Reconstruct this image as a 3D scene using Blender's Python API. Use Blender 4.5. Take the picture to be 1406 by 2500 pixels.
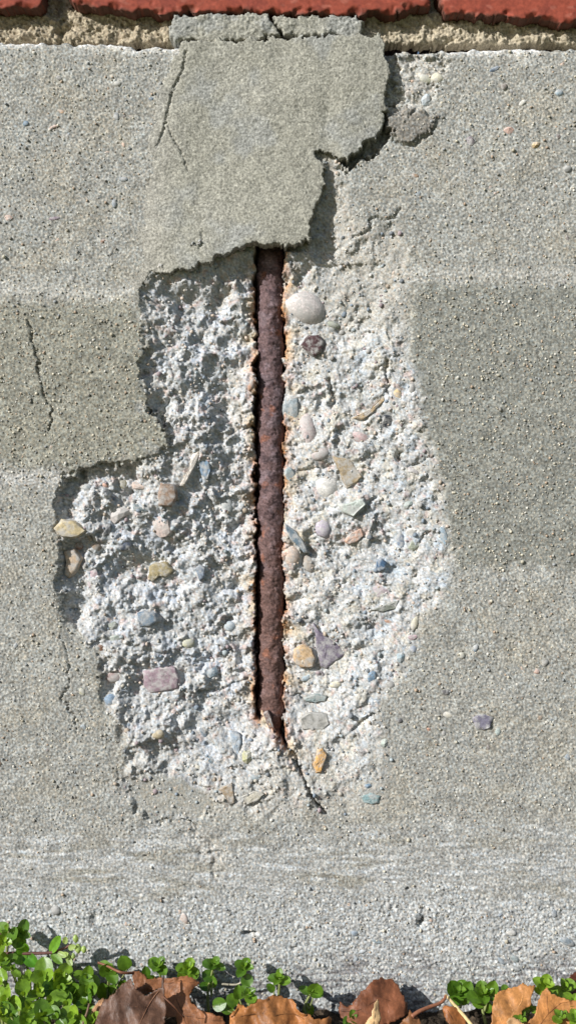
import bpy, bmesh, math, random
import numpy as np
from mathutils import Vector, Matrix

for o in list(bpy.data.objects):
    bpy.data.objects.remove(o)
SC = bpy.context.scene
COL = SC.collection
random.seed(7)
RNG = np.random.default_rng(7)

# ------------------------------------------------------------------ camera, sky, sun, exposure
S = 0.000232          # metres per photo pixel on the wall face (a 203 mm brick + joint spans 920 px)
DIST = 0.62           # camera to wall face
BASE_PY = 2462.0      # photo row where the wall meets the soil
CAM_Z = (BASE_PY - 1250.0) * S

cam_data = bpy.data.cameras.new('camera')
cam = bpy.data.objects.new('camera', cam_data)
COL.objects.link(cam)
cam.location = (0, -DIST, CAM_Z)
cam.rotation_euler = (math.radians(90), 0, 0)
cam_data.sensor_fit = 'VERTICAL'
cam_data.angle_y = 2 * math.atan(1250 * S / DIST)
cam_data.clip_start = 0.01
cam_data.clip_end = 500
SC.camera = cam

TO_SUN = Vector((-1.25, -1.0, 0.80)).normalized()
world = bpy.data.worlds.new('World')
SC.world = world
world.use_nodes = True
wn = world.node_tree.nodes
sky = wn.new('ShaderNodeTexSky')
sky.sky_type = 'NISHITA'
sky.sun_disc = False
sky.sun_elevation = math.asin(TO_SUN.z)
sky.sun_rotation = math.atan2(TO_SUN.x, TO_SUN.y)
world.node_tree.links.new(sky.outputs[0], wn['Background'].inputs[0])
wn['Background'].inputs[1].default_value = 0.08

sun_data = bpy.data.lights.new('sun', 'SUN')
sun_data.energy = 4.8
sun_data.angle = math.radians(0.53)
sun_data.color = (1.0, 0.99, 0.97)
sun = bpy.data.objects.new('sun', sun_data)
COL.objects.link(sun)
sun.location = (-2, -2, 2)
sun.rotation_euler = (-TO_SUN).to_track_quat('-Z', 'Y').to_euler()

vs = SC.view_settings
vs.view_transform = 'Standard'
vs.look = 'None'
vs.exposure = 0.24
vs.gamma = 1.0
vs.use_curve_mapping = False

# ------------------------------------------------------------------ helpers
def lin(r, g, b):
    return tuple((c / 255 / 12.92) if c / 255 <= 0.04045 else ((c / 255 + 0.055) / 1.055) ** 2.4 for c in (r, g, b))

def at(px, py, y=0.0):
    """point seen at photo pixel (px, py) that lies y metres behind the wall face (negative: in front)"""
    k = S * (DIST + y) / DIST
    return Vector(((px - 703) * k, y, CAM_Z + (1250 - py) * k))

def wall_xyz(px, py, mm):
    return np.stack([(px - 703) * S, mm * 0.001, CAM_Z + (1250 - py) * S], -1)

def tag(o, label=None, cat=None, group=None, kind=None):
    if label: o['label'] = label
    if cat: o['category'] = cat
    if group: o['group'] = group
    if kind: o['kind'] = kind
    return o

def empty(name, loc=(0, 0, 0)):
    o = bpy.data.objects.new(name, None)
    o.empty_display_size = 0.02
    COL.objects.link(o)
    o.location = loc
    return o

def adopt(o, parent):
    if parent is not None:
        o.parent = parent
        o.matrix_parent_inverse = Matrix.Translation(-Vector(parent.location))
    return o

def mesh_np(name, verts, quads, col=None, smooth=True, tris=None):
    me = bpy.data.meshes.new(name)
    verts = np.asarray(verts, np.float32)
    nq = len(quads) if quads is not None else 0
    nt = len(tris) if tris is not None else 0
    me.vertices.add(len(verts))
    me.vertices.foreach_set('co', verts.ravel())
    idx = []
    starts = []
    if nq:
        idx.append(np.asarray(quads, np.int32).ravel()); starts.append(np.arange(nq) * 4)
    if nt:
        idx.append(np.asarray(tris, np.int32).ravel()); starts.append(nq * 4 + np.arange(nt) * 3)
    idx = np.concatenate(idx); starts = np.concatenate(starts).astype(np.int32)
    me.loops.add(len(idx))
    me.loops.foreach_set('vertex_index', idx)
    me.polygons.add(len(starts))
    me.polygons.foreach_set('loop_start', starts)
    me.polygons.foreach_set('use_smooth', np.full(len(starts), smooth))
    me.update(calc_edges=True)
    me.validate()
    if col is not None:
        a = me.color_attributes.new('Col', 'FLOAT_COLOR', 'POINT')
        c = np.ones((len(verts), 4), np.float32)
        c[:, :3] = col
        a.data.foreach_set('color', c.ravel())
    return me

def obj(name, me, mat, parent=None):
    o = bpy.data.objects.new(name, me)
    COL.objects.link(o)
    if mat is not None and not me.materials:
        me.materials.append(mat)
    return adopt(o, parent)

# --- fields on a uniform photo-pixel grid
STEP = 2.4
GX = np.arange(-420, 1828, STEP)
GY = np.arange(40, 2572, STEP)
PX, PY = np.meshgrid(GX, GY)
H, W = PX.shape
_f = (np.fft.fftfreq(H, STEP)[:, None], np.fft.rfftfreq(W, STEP)[None, :])

def fnoise(wave, seed, sx=1.0, sy=1.0, band=0.55, shape=None, power=1.9):
    """unit-variance band-limited noise with the given wavelength in photo pixels"""
    r = np.random.default_rng(seed)
    if shape is None:
        h, w = H, W; fy, fx = _f
    else:
        h, w = shape; fy = np.fft.fftfreq(h, STEP)[:, None]; fx = np.fft.rfftfreq(w, STEP)[None, :]
    n = np.fft.rfft2(r.standard_normal((h, w)))
    fr = np.sqrt((fx * sx) ** 2 + (fy * sy) ** 2) * wave
    n *= np.exp(-((fr - 1) ** 2) / (2 * band ** 2)) if band < 2 else 1.0 / np.maximum(fr, 1.0) ** power
    n = np.fft.irfft2(n, s=(h, w))
    return (n / n.std()).astype(np.float32)

def fractal(wave, seed, shape=None, power=1.9):
    """pink-ish noise rolled off above the given wavelength"""
    return fnoise(wave, seed, band=9, shape=shape, power=power)

def facet(cell, seed, ang, X, Y):
    """piecewise planar relief: random heights on a skewed triangle lattice"""
    r = np.random.default_rng(seed)
    tab = r.standard_normal((257, 257)).astype(np.float32)
    ca, sa = math.cos(ang), math.sin(ang)
    u = (X * ca + Y * sa) / cell + 40; v = (-X * sa + Y * ca + 0.35 * (X * ca + Y * sa)) / cell + 90
    iu, iv = np.floor(u).astype(int), np.floor(v).astype(int)
    fu, fv = u - iu, v - iv
    iu %= 256; iv %= 256
    a, b, c, d = tab[iu, iv], tab[iu + 1, iv], tab[iu, iv + 1], tab[iu + 1, iv + 1]
    return np.where(fu + fv < 1, a + fu * (b - a) + fv * (c - a), d + (1 - fu) * (c - d) + (1 - fv) * (b - d))

def sdf(poly, X, Y, closed=True):
    """signed distance to a polygon (negative inside), or distance to a polyline"""
    p = np.asarray(poly, np.float32)
    q = np.roll(p, -1, 0) if closed else p[1:]
    if not closed: p = p[:-1]
    d2 = np.full(X.shape, 1e12, np.float32)
    ins = np.zeros(X.shape, bool)
    for (ax, ay), (bx, by) in zip(p, q):
        ex, ey = bx - ax, by - ay
        t = np.clip(((X - ax) * ex + (Y - ay) * ey) / (ex * ex + ey * ey + 1e-9), 0, 1)
        d2 = np.minimum(d2, (X - ax - t * ex) ** 2 + (Y - ay - t * ey) ** 2)
        if closed:
            c = (ay > Y) != (by > Y)
            with np.errstate(divide='ignore', invalid='ignore'):
                xi = ex * (Y - ay) / (ey if ey != 0 else 1e-9) + ax
            ins ^= c & (X < xi)
    d = np.sqrt(d2)
    return np.where(ins, -d, d) if closed else d

def sstep(a, b, x):
    t = np.clip((x - a) / (b - a), 0, 1)
    return t * t * (3 - 2 * t)

# ------------------------------------------------------------------ materials
def new_mat(name):
    m = bpy.data.materials.new(name)
    m.use_nodes = True
    nt = m.node_tree
    b = nt.nodes['Principled BSDF']
    return m, nt, b

def nd(nt, t, **kw):
    n = nt.nodes.new(t)
    for k, v in kw.items():
        if k.startswith('i_'):
            key = k[2:]
            key = int(key) if key.isdigit() else key
            n.inputs[key].default_value = v
        else:
            setattr(n, k, v)
    return n

def grain_mat(name, src, grain=900, amount=0.35, bump=0.35, bdist=0.0004, rough=0.92, spec=0.2, speck=0.0):
    """vertex (or object) colour broken up by fine sand grain; grain relief as bump"""
    m, nt, b = new_mat(name)
    L = nt.links.new
    tc = nd(nt, 'ShaderNodeTexCoord')
    geo = nd(nt, 'ShaderNodeNewGeometry')
    if src == 'vertex':
        c = nd(nt, 'ShaderNodeVertexColor', layer_name='Col').outputs[0]
    else:
        c = nd(nt, 'ShaderNodeObjectInfo').outputs['Color']
    n1 = nd(nt, 'ShaderNodeTexNoise', i_Scale=grain, i_Detail=3.0, i_Roughness=0.65)
    n2 = nd(nt, 'ShaderNodeTexVoronoi', i_Scale=grain * 0.9)
    L(geo.outputs['Position'], n1.inputs['Vector'])
    L(geo.outputs['Position'], n2.inputs['Vector'])
    mr = nd(nt, 'ShaderNodeMapRange', i_1=0.3, i_2=0.7, i_3=1 - amount, i_4=1 + amount)
    L(n1.outputs['Fac'], mr.inputs[0])
    sep = nd(nt, 'ShaderNodeSeparateColor')
    L(n2.outputs['Color'], sep.inputs[0])
    mr2 = nd(nt, 'ShaderNodeMapRange', i_1=0.0, i_2=1.0, i_3=1 - amount * 0.55, i_4=1 + amount * 0.55)
    L(sep.outputs[0], mr2.inputs[0])
    mu = nd(nt, 'ShaderNodeMath', operation='MULTIPLY')
    L(mr.outputs[0], mu.inputs[0]); L(mr2.outputs[0], mu.inputs[1])
    mx = nd(nt, 'ShaderNodeVectorMath', operation='SCALE')
    L(c, mx.inputs[0]); L(mu.outputs[0], mx.inputs['Scale'])
    out = mx.outputs[0]
    if speck > 0:
        # a dusting of cement paste left on the stones
        n3 = nd(nt, 'ShaderNodeTexNoise', i_Scale=230.0, i_Detail=6.0, i_Roughness=0.7)
        L(geo.outputs['Position'], n3.inputs['Vector'])
        r3 = nd(nt, 'ShaderNodeMapRange', i_1=0.44, i_2=0.60, i_3=0.0, i_4=speck)
        L(n3.outputs['Fac'], r3.inputs[0])
        mm = nd(nt, 'ShaderNodeMix', data_type='RGBA')
        L(r3.outputs[0], mm.inputs[0]); L(out, mm.inputs[6])
        mm.inputs[7].default_value = (0.46, 0.45, 0.43, 1)
        out = mm.outputs[2]
    L(out, b.inputs['Base Color'])
    b.inputs['Roughness'].default_value = rough
    b.inputs['Specular IOR Level'].default_value = spec
    bp = nd(nt, 'ShaderNodeBump', i_Strength=bump, i_Distance=bdist)
    L(n1.outputs['Fac'], bp.inputs['Height'])
    L(bp.outputs[0], b.inputs['Normal'])
    return m

M_FACE = grain_mat('weathered_concrete', 'vertex', grain=680, amount=0.44, bump=0.75, bdist=0.0005)
M_CORE = grain_mat('broken_concrete', 'vertex', grain=700, amount=0.14, bump=0.8, bdist=0.0006)
M_PATCH = grain_mat('mortar_patch', 'vertex', grain=820, amount=0.42, bump=0.75, bdist=0.0005)
M_MORTAR = grain_mat('bed_mortar', 'vertex', grain=700, amount=0.35, bump=0.8, bdist=0.0007)
M_STONE = grain_mat('aggregate_stone', 'object', grain=800, amount=0.28, bump=0.5, bdist=0.0003, rough=0.7, spec=0.35, speck=0.8)
M_GRAIN = grain_mat('sand_grain', 'vertex', grain=1200, amount=0.15, bump=0.2, bdist=0.0002, rough=0.75)
M_BRICK = grain_mat('painted_brick', 'vertex', grain=420, amount=0.16, bump=0.3, bdist=0.0003, rough=0.75, spec=0.25)
M_RUST = grain_mat('rusty_steel', 'vertex', grain=700, amount=0.35, bump=0.8, bdist=0.0005, rough=0.75, spec=0.25)
M_SOIL = grain_mat('soil', 'vertex', grain=300, amount=0.6, bump=1.0, bdist=0.002, rough=0.95)

# ------------------------------------------------------------------ the concrete wall: relief and colour fields
WX = 6.5 * fractal(60, 11, power=1.6)
WY = 6.5 * fractal(60, 13, power=1.6)
QX, QY = PX + WX, PY + WY                      # ragged coordinates for broken edges

CAVITY = [(560, 540), (700, 520), (742, 470), (780, 395), (815, 372), (850, 395), (838, 440), (868, 500), (905, 552),
          (968, 520), (998, 575), (1006, 690), (1000, 800), (996, 868), (1030, 905), (1042, 985), (1056, 1060),
          (1064, 1122), (1096, 1195), (1114, 1380), (1108, 1440), (1058, 1500), (1022, 1580), (990, 1660), (930, 1730),
          (955, 1800), (985, 1890), (950, 1985), (860, 2008), (760, 1995), (690, 2012), (560, 1990), (420, 2000),
          (330, 1985), (285, 1965), (255, 1920), (290, 1870), (292, 1790), (262, 1742), (242, 1690), (246, 1590),
          (190, 1552), (156, 1502), (140, 1430), (138, 1335), (136, 1205), (152, 1165), (225, 1142), (388, 1112),
          (420, 1082), (402, 1042), (362, 1012), (354, 932), (334, 892), (356, 848), (346, 780), (332, 718),
          (372, 655), (480, 600)]
PATCHMAIN = [(438, 102), (620, 98), (930, 90), (936, 132), (950, 188), (936, 242), (941, 300), (916, 342), (880, 362),
             (842, 397), (818, 388), (792, 374), (766, 377), (786, 402), (791, 458), (764, 522), (754, 560), (757, 590),
             (716, 606), (620, 599), (560, 622), (500, 645), (402, 670), (376, 660), (360, 682), (330, 716),
             (305, 690), (310, 560), (335, 450), (368, 330), (384, 240), (424, 140)]
SPALL_TR = [(925, 118), (1050, 122), (1110, 150), (1065, 200), (1050, 268), (950, 290), (925, 260)]
FLAKE = [(945, 270), (1005, 262), (1068, 290), (1050, 325), (985, 355), (946, 338)]
CHIP = [(450, 2005), (540, 2040), (560, 2090), (552, 2135), (520, 2150), (480, 2080), (455, 2050)]
ISLAND = [(310, 1895), (420, 1888), (500, 1930), (560, 1975), (480, 2005), (330, 1992)]   # smooth skin left inside the cavity foot
GROOVE = [(621, 480), (692, 480), (693, 1700), (693, 1795), (700, 1830), (676, 1800), (654, 1756), (641, 1742), (632, 1768), (622, 1760)]

sd_cav = sdf(CAVITY, QX, QY)
sd_patch_f = sdf(PATCHMAIN, PX, PY)
sd_tr = sdf(SPALL_TR, QX, QY)
sd_flake = sdf(FLAKE, QX, QY)
sd_chip = sdf(CHIP, QX, QY)
sd_isl = sdf(ISLAND, QX, QY)
GWX = 3.4 * fractal(60, 21, power=1.5)
sd_gro = sdf(GROOVE, PX + GWX, PY)

# zones with a darker later skim coat (left block, right block)
ZL = [(-500, 720), (330, 715), (360, 800), (360, 1000), (430, 1080), (230, 1140), (-500, 1150)]
ZR = [(1005, 690), (1900, 690), (1900, 1372), (1112, 1385), (1060, 1120), (1000, 860)]
lowf = fractal(160, 31)
zwx, zwy = 16 * fnoise(90, 32), 10 * fnoise(70, 33)
m_zl = sstep(18, -20, sdf(ZL, PX + zwx, PY + zwy + WY))
m_zr = sstep(9, -12, sdf(ZR, PX + 0.4 * zwx, PY + 0.5 * zwy + 0.9 * WY))
m_skim = np.maximum(m_zl, m_zr)
m_bot = sstep(1960, 2120, PY + 14 * lowf)       # board-marked foot of the wall
m_foot = sstep(2150, 2230, PY + 16 * lowf)      # washed-out foot with exposed aggregate

# --- face relief in millimetres into the wall (positive = deeper)
g1 = fnoise(5.6, 41); g2 = fnoise(9.5, 42); g3 = fractal(40, 43, power=1.4); g4 = fractal(90, 44)
pits = np.clip(fnoise(11, 45) - 2.1, 0, 3)
str1 = fnoise(9, 46, sx=7.0, band=0.9); str2 = fnoise(26, 47, sx=9.0, band=0.9)
rough_face = 1.0 - 0.35 * m_skim - 0.25 * m_bot + 0.6 * m_foot
face = rough_face * (0.10 * g1 + 0.125 * g2 + 0.07 * g3) + 0.09 * g4 + 0.14 * lowf
face += 0.7 * pits * (0.05 + 1.0 * m_skim) * (1 - 0.6 * m_bot)
face += (0.05 * str1 + 0.07 * str2) * (0.2 + 0.8 * sstep(2000, 2060, PY)) * (1 - 0.4 * m_foot)
face += 0.12 * np.abs(fnoise(30, 48)) * m_foot + 0.08 * fnoise(15, 49) * m_foot
face += -0.5 * m_skim                            # the skim stands a little proud
# form-board ledges
for yy, hh in ((672, 0.5), (688, -0.3), (2188, 0.25)):
    face += hh * sstep(-6, 6, PY - yy - 0.01 * (PX - 703) - 3 * lowf) * (PX > 950 if yy < 1000 else 1.0)

# --- cavity relief
side = np.clip((PX - 700) / 380, 0, 1)
low = sstep(1720, 1980, PY)
inside = np.clip(-sd_cav, 0, None)
width = 9 + 70 * side ** 1.2 + 45 * low
depth_max = 10.0 - 5.0 * side - 5.5 * low + 1.5 * np.exp(-((PX - 600) / 140.0) ** 2) * (1 - low)
depth_max = np.where(PY < 640, depth_max - 1.5 * sstep(700, 820, PX), depth_max)
lowleft = sstep(1500, 1900, PY)
rimdep = 3.6 * (1 - 0.75 * side) * (1 - 0.65 * lowleft) * (0.75 + 0.35 * np.clip(fractal(150, 57), -1, 2))
cav = rimdep * (1 - np.exp(-inside / (5 + 22 * side + 26 * lowleft))) + np.clip(depth_max - 3.0, 0, None) * sstep(0, 190 - 40 * side, inside)
rub = np.zeros_like(cav)
# angular lumps of broken paste and covered stones
def stamp(cx, cy, r, h, k, rng, sgn=-1):
    i0, i1 = int((cy - r - 40) / STEP), int((cy + r - 40) / STEP) + 2
    j0, j1 = int((cx - r + 420) / STEP), int((cx + r + 420) / STEP) + 2
    if i0 < 0 or j0 < 0 or i1 > H or j1 > W: return
    x = (PX[i0:i1, j0:j1] - cx) / r; y = (PY[i0:i1, j0:j1] - cy) / r
    a0 = rng.uniform(0, 6.28)
    hh = np.full(x.shape, 1.0) + rng.uniform(-.5, .5) * x + rng.uniform(-.5, .5) * y
    for q in range(k):
        a = a0 + 6.283 * q / k + rng.uniform(-.4, .4)
        hh = np.minimum(hh, rng.uniform(1.2, 3.0) * (rng.uniform(.6, .95) - x * math.cos(a) - y * math.sin(a)))
    hh = np.clip(hh, 0, None) * h
    R = rub[i0:i1, j0:j1]
    if sgn < 0: np.maximum(R, hh, out=R)
    else: R -= hh
srng = np.random.default_rng(77)
xmin, xmax = 130, 1120
for n, r0, r1, h0, h1 in ((46, 34, 70, 1.4, 3.0), (110, 16, 34, 0.9, 2.2), (170, 8, 16, 0.5, 1.1), (300, 4.5, 8, 0.25, 0.5)):
    for q in range(n):
        stamp(srng.uniform(xmin, xmax), srng.uniform(380, 2010), srng.uniform(r0, r1), srng.uniform(h0, h1), int(srng.integers(4, 7)), srng)
for q in range(300):
    stamp(srng.uniform(xmin, xmax), srng.uniform(400, 1990), srng.uniform(5, 13), srng.uniform(0.3, 1.0), int(srng.integers(3, 6)), srng, 1)
for q in range(110):
    stamp(srng.uniform(xmin, xmax), srng.uniform(400, 1990), srng.uniform(8, 26), srng.uniform(0.8, 2.6), int(srng.integers(4, 7)), srng, 1)
rug = 0.95 - 0.20 * np.clip((PX - 640) / 120, 0, 1) - 0.15 * side
rug = rug * (1 - 0.35 * low) * (0.8 + 0.45 * sstep(-1.0, 1.2, fractal(170, 56)))
ridg = 1 - np.abs(fnoise(46, 51)) - np.abs(fnoise(24, 52)) * 0.5
rug = rug * (1 - 0.45 * sstep(900, 720, PY) * sstep(740, 860, PX))
big = fractal(170, 53, power=2.0)
w1x, w1y = 13 * fractal(90, 58, power=1.8), 13 * fractal(90, 59, power=1.8)
fc = 1.05 * facet(62, 151, 0.4, PX + w1x * 1.6, PY + w1y * 1.6) + 0.80 * facet(29, 152, 1.2, PX + w1x, PY + w1y) \
    + 0.27 * facet(13, 153, 2.1, PX + 0.6 * w1x, PY + 0.6 * w1y) + 0.10 * facet(7, 154, 0.9, PX + .3 * w1x, PY + .3 * w1y)
big2 = fractal(40, 55, power=1.5)
cav_rel = -0.75 * rub * rug + rug * (1.12 - 0.25 * side) * (1.25 * big + 1.2 * fc) + 0.13 * big2 + 0.09 * g1 + 0.05 * g2
m_cav = sstep(2, -9 - 22 * side.max() * 0 , sd_cav)
m_isl = sstep(4, -10, sd_isl)
cavmix = np.clip(inside / (8 + 26 * side ** 1.5 + 30 * low + 14 * lowleft + 50 * low * (PX > 800)), 0, 1)
depth = face * (1 - cavmix) + (cav + cav_rel * cavmix) * (sd_cav < 0) + face * 0.0
depth = depth * (1 - m_isl) + (2.0 + face * 0.6) * m_isl
# wedge of concrete over the foot of the bar
wedge = np.exp(-((PX - 672) / 62.0) ** 2 - ((PY - 1880) / 90.0) ** 2)
depth -= 4.2 * wedge
# shallow spalls
depth += sstep(3, -14, sd_tr) * (2.2 + 0.7 * fc + 0.3 * fractal(60, 61, power=1.6))
depth += sstep(2, -5, sd_flake) * -1.6
depth += sstep(2, -22, sd_chip) * (1.1 + 0.5 * fc + 0.3 * fractal(60, 62, power=1.6))
# hollow behind the patch edge where it has come away from the wall
hol = sdf([(905, 100), (958, 118), (980, 150), (968, 185), (992, 225), (975, 255), (948, 262), (960, 330), (900, 392), (830, 425), (820, 372), (905, 330)], QX, QY)
depth = np.maximum(depth, np.where(hol < 0, (8.0 - 3.0 * (PY < 250)) * sstep(0, -12, hol) + 0.6 * fnoise(20, 63), -9))
# groove that holds the bar
m_gro = sstep(1.5, -3.5, sd_gro)
depth = depth * (1 - m_gro) + 27.0 * m_gro
lip = np.exp(-np.clip(sd_gro, 0, None) / 9.0) * (sd_gro > -2) * (sd_cav < 0)

# --- cracks, holes
CRACKS = [([(70, 782), (86, 850), (104, 930), (118, 975), (131, 1010), (125, 1048)], 2.2, 2.0),
          ([(150, 1555), (166, 1600), (170, 1680), (152, 1705), (165, 1730), (181, 1765), (188, 1790)], 1.7, 1.6),
          ([(452, 130), (446, 170), (418, 230), (410, 275), (398, 325)], 2.4, 1.6),
          ([(176, 880), (182, 950), (180, 1000)], 1.1, 0.7),
          ([(162, 1790), (170, 1850), (160, 1960)], 1.0, 0.6),
          ([(700, 1825), (722, 1868), (744, 1905), (750, 1930), (772, 1952), (795, 1984)], 3.4, 6.0),
          ([(436, 1690), (452, 1697), (480, 1694), (540, 1688), (610, 1660)], 2.0, 2.0),
          ([(870, 575), (905, 560), (908, 535), (960, 525), (975, 505)], 2.4, 2.0),
          ([(955, 345), (985, 356), (1015, 350), (1050, 328), (1060, 312)], 2.6, 1.8),
          ([(380, 2002), (410, 2003), (440, 2006), (470, 2010), (478, 2024)], 2.2, 2.0),
          ([(1000, 1140), (1030, 1126), (1062, 1117)], 2.6, 2.2),
          ([(860, 1782), (880, 1768), (905, 1752), (915, 1748)], 5.0, 3.5),
          ([(150, 1160), (230, 1140), (300, 1128), (390, 1110)], 3.0, 1.6),
          ([(690, 852), (725, 850), (790, 868), (850, 858), (900, 848)], 1.6, 1.2),
          ([(945, 880), (952, 930), (950, 960)], 4.0, 3.6),
          ([(806, 930), (822, 965), (806, 990)], 6.0, 4.2), ([(985, 1105), (972, 1120), (990, 1135), (1010, 1140)], 5.0, 3.6), ([(735, 1145), (770, 1142), (810, 1140)], 3.5, 2.6), ([(880, 1255), (900, 1240), (912, 1215)], 4.0, 2.8), ([(1020, 1340), (1032, 1320), (1050, 1292)], 4.0, 2.6), ([(530, 690), (528, 712), (540, 716)], 5.0, 3.0), ([(700, 1700), (760, 1716), (806, 1712)], 3.0, 2.4)]
for pts, wd, dp in CRACKS:
    dl = sdf(pts, PX + 0.5 * WX, PY + 0.5 * WY, closed=False)
    depth += dp * np.exp(-(dl / wd) ** 2)
for hx, hy, rx, ry, dp in ((603, 2280, 11, 5, 6), (620, 2278, 7, 3, 4), (1027, 2250, 8, 12, 7), (995, 2170, 4, 3, 3), (330, 2058, 3, 3, 2),
                           (355, 2090, 4, 2, 2), (400, 2195, 4, 3, 2), (948, 1030, 16, 20, 4), (975, 1110, 9, 16, 4), (716, 2316, 5, 3, 2),
                           (230, 2247, 10, 14, 2.0), (180, 1450, 30, 85, 5.0), (190, 1345, 26, 30, 4), (170, 1230, 26, 50, 2.5), (262, 1690, 16, 40, 3), (350, 1775, 22, 22, 2.5),
                           (545, 1290, 30, 20, 2.2), (410, 1255, 40, 16, 2.4), (520, 1400, 26, 40, 2.2), (300, 1790, 14, 24, 2.4)):
    depth += dp * np.exp(-(((PX - hx) / rx) ** 2 + ((PY - hy) / ry) ** 2) ** 1.5)
# top of the wall: a ledge running back under the mortar bed
topline = np.interp(PX, [-420, 0, 300, 460, 930, 1050, 1150, 1406, 1830], [92, 99, 106, 116, 122, 124, 119, 117, 112]) + 2.0 * fnoise(40, 71)
chip_top = 9 * np.exp(-((PX - 330) / 22.0) ** 2)
topline = topline + chip_top
depth += 3.0 * np.exp(-np.clip(PY - topline, 0, None) / 6.0)
depth = np.where(PY < topline, 60.0, depth)

# --- colours (real base colours of the material, linear)
def C(r, g, b):
    return np.array(lin(r, g, b), np.float32)
def mix(a, b, t):
    return a * (1 - t[..., None]) + b * t[..., None]
def flat(c):
    return np.broadcast_to(np.asarray(c, np.float32), (H, W, 3)).copy()
col = flat(C(153, 152, 146))
col = mix(col, C(158, 152, 138), sstep(-0.4, 1.6, fractal(160, 81)) * 0.45)
col = mix(col, C(163, 164, 160), sstep(0.2, 1.8, fractal(120, 82)) * 0.45)
col = mix(col, C(138, 136, 124), m_zl * 0.85)
col = mix(col, C(134, 134, 127), m_zr * 0.92)
pale = np.maximum(np.exp(-((PY - 672 - 0.01 * (PX - 1200)) / 16.0) ** 2) * (PX > 960), 0.8 * np.exp(-((PY - 715) / 26.0) ** 2) * (PX < 330))
col = mix(col, C(178, 176, 170), pale * 0.7)
pale2 = np.exp(-((PY - 1165 - 0.02 * PX) / 22.0) ** 2) * (PX < 170)
col = mix(col, C(182, 180, 176), pale2 * 0.7)
col = mix(col, C(163, 163, 160), m_bot * 0.8)
smear = fnoise(60, 83, sx=7.0, band=0.8); smear2 = fnoise(30, 98, sx=9.0, band=0.9)
col = mix(col, C(144, 140, 128), m_bot * (1 - m_foot) * sstep(0.1, 1.5, smear) * 0.7)
col = mix(col, C(186, 188, 188), m_bot * (1 - 0.6 * m_foot) * sstep(0.3, 1.5, smear2) * 0.7)
col = mix(col, C(170, 171, 169), m_foot * 0.9)
m_black = sstep(2300, 2400, PY + 14 * lowf) * sstep(-0.2, 1.2, fnoise(18, 84, sx=6.0, band=0.9) + 0.3 * lowf)
col = mix(col, C(112, 108, 108), m_black * 0.8)
# dirty band under the coping on the left, efflorescence along the top edge
m_eff = np.exp(-np.clip(PY - topline, -40, None) / 9.0) * sstep(0.0, 0.8, fractal(110, 85) + 0.9 * ((PX > 190) & (PX < 440)) + 0.7 * (PX > 1130))
col = mix(col, C(226, 224, 220), np.clip(m_eff, 0, 1))
# broken paste
core = flat(C(178, 179, 179))
core = mix(core, C(200, 201, 202), sstep(0.2, 1.6, fractal(60, 86)) * 0.8)
core = mix(core, C(178, 184, 194), sstep(0.0, 1.6, fractal(110, 87)) * 0.7 * (PX < 640))
core = mix(core, C(176, 186, 196), sstep(0.4, 1.6, fractal(90, 287)) * 0.6 * (PX > 860))
core = mix(core, C(166, 160, 152), sstep(0.2, 1.8, fractal(40, 288, power=1.3)) * 0.55)
core = mix(core, C(190, 184, 170), sstep(0.3, 1.5, fractal(70, 88)) * 0.6 * (PX > 690))
core = mix(core, C(186, 164, 158), sstep(1.1, 1.9, fractal(34, 89)) * 0.6)
core = mix(core, C(150, 158, 162), sstep(1.2, 2.0, fractal(30, 90)) * 0.6)
core = mix(core, C(168, 164, 154), low * 0.55)
edge_in = np.exp(-inside / 30.0)
core = mix(core, C(170, 165, 155), edge_in * 0.6 * (side < 0.4))
m_ur = sstep(900, 720, PY) * sstep(740, 860, PX)
core = mix(core, C(166, 162, 153), np.maximum(sstep(700, 540, PY) * 0.7 * (PX > 720), 0.75 * m_ur))
rustm = np.exp(-np.clip(sd_gro, 0, None) / 11.0) * sstep(-0.9, 1.1, fractal(90, 91, power=1.3) + 0.35 * (PX > 657)) * (sd_gro > -6)
rustm2 = np.exp(-np.clip(sd_gro, 0, None) / 34.0) * sstep(-0.4, 1.2, fnoise(80, 93))
fadew = 60 * low * (PX > 800) * (1 + 0.5 * np.clip(fractal(60, 289), -1, 2))
m_cavc = np.clip(inside / (6 + 34 * side + 26 * low + fadew), 0, 1) * (1 - m_isl) * (1 - 0.35 * sstep(0.2, 1.4, fractal(120, 99)) * side)
m_cavc = np.maximum(m_cavc, sstep(2, -16, sd_tr) * 0.85)
m_cavc = np.maximum(m_cavc, sstep(2, -12, sd_chip) * 0.6)
col = mix(col, core, m_cavc)
col = mix(col, C(198, 172, 124), np.clip(rustm2, 0, 1) * 0.6 * (sd_cav < 0))
col = mix(col, C(176, 110, 52), np.clip(rustm, 0, 1) * 0.8 * (sd_cav < 0))
col = mix(col, C(98, 66, 50), sstep(4, -6, sd_gro))
col = mix(col, C(120, 114, 106), sstep(3, -4, sd_flake) * 0.7)
sp1, sp2 = fnoise(9, 94), fnoise(6.5, 95)
col *= (1 + 0.12 * sp1 + 0.08 * sp2)[..., None] * (1 - m_cavc[..., None] * 0) 
col *= 1 + 0.05 * fractal(50, 96)[..., None]
tint = 0.035 * fnoise(12, 97)
col[..., 0] *= 1 + tint; col[..., 2] *= 1 - tint
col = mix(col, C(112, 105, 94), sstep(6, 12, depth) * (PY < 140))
col = np.clip(col, 0.01, 0.82)

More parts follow.
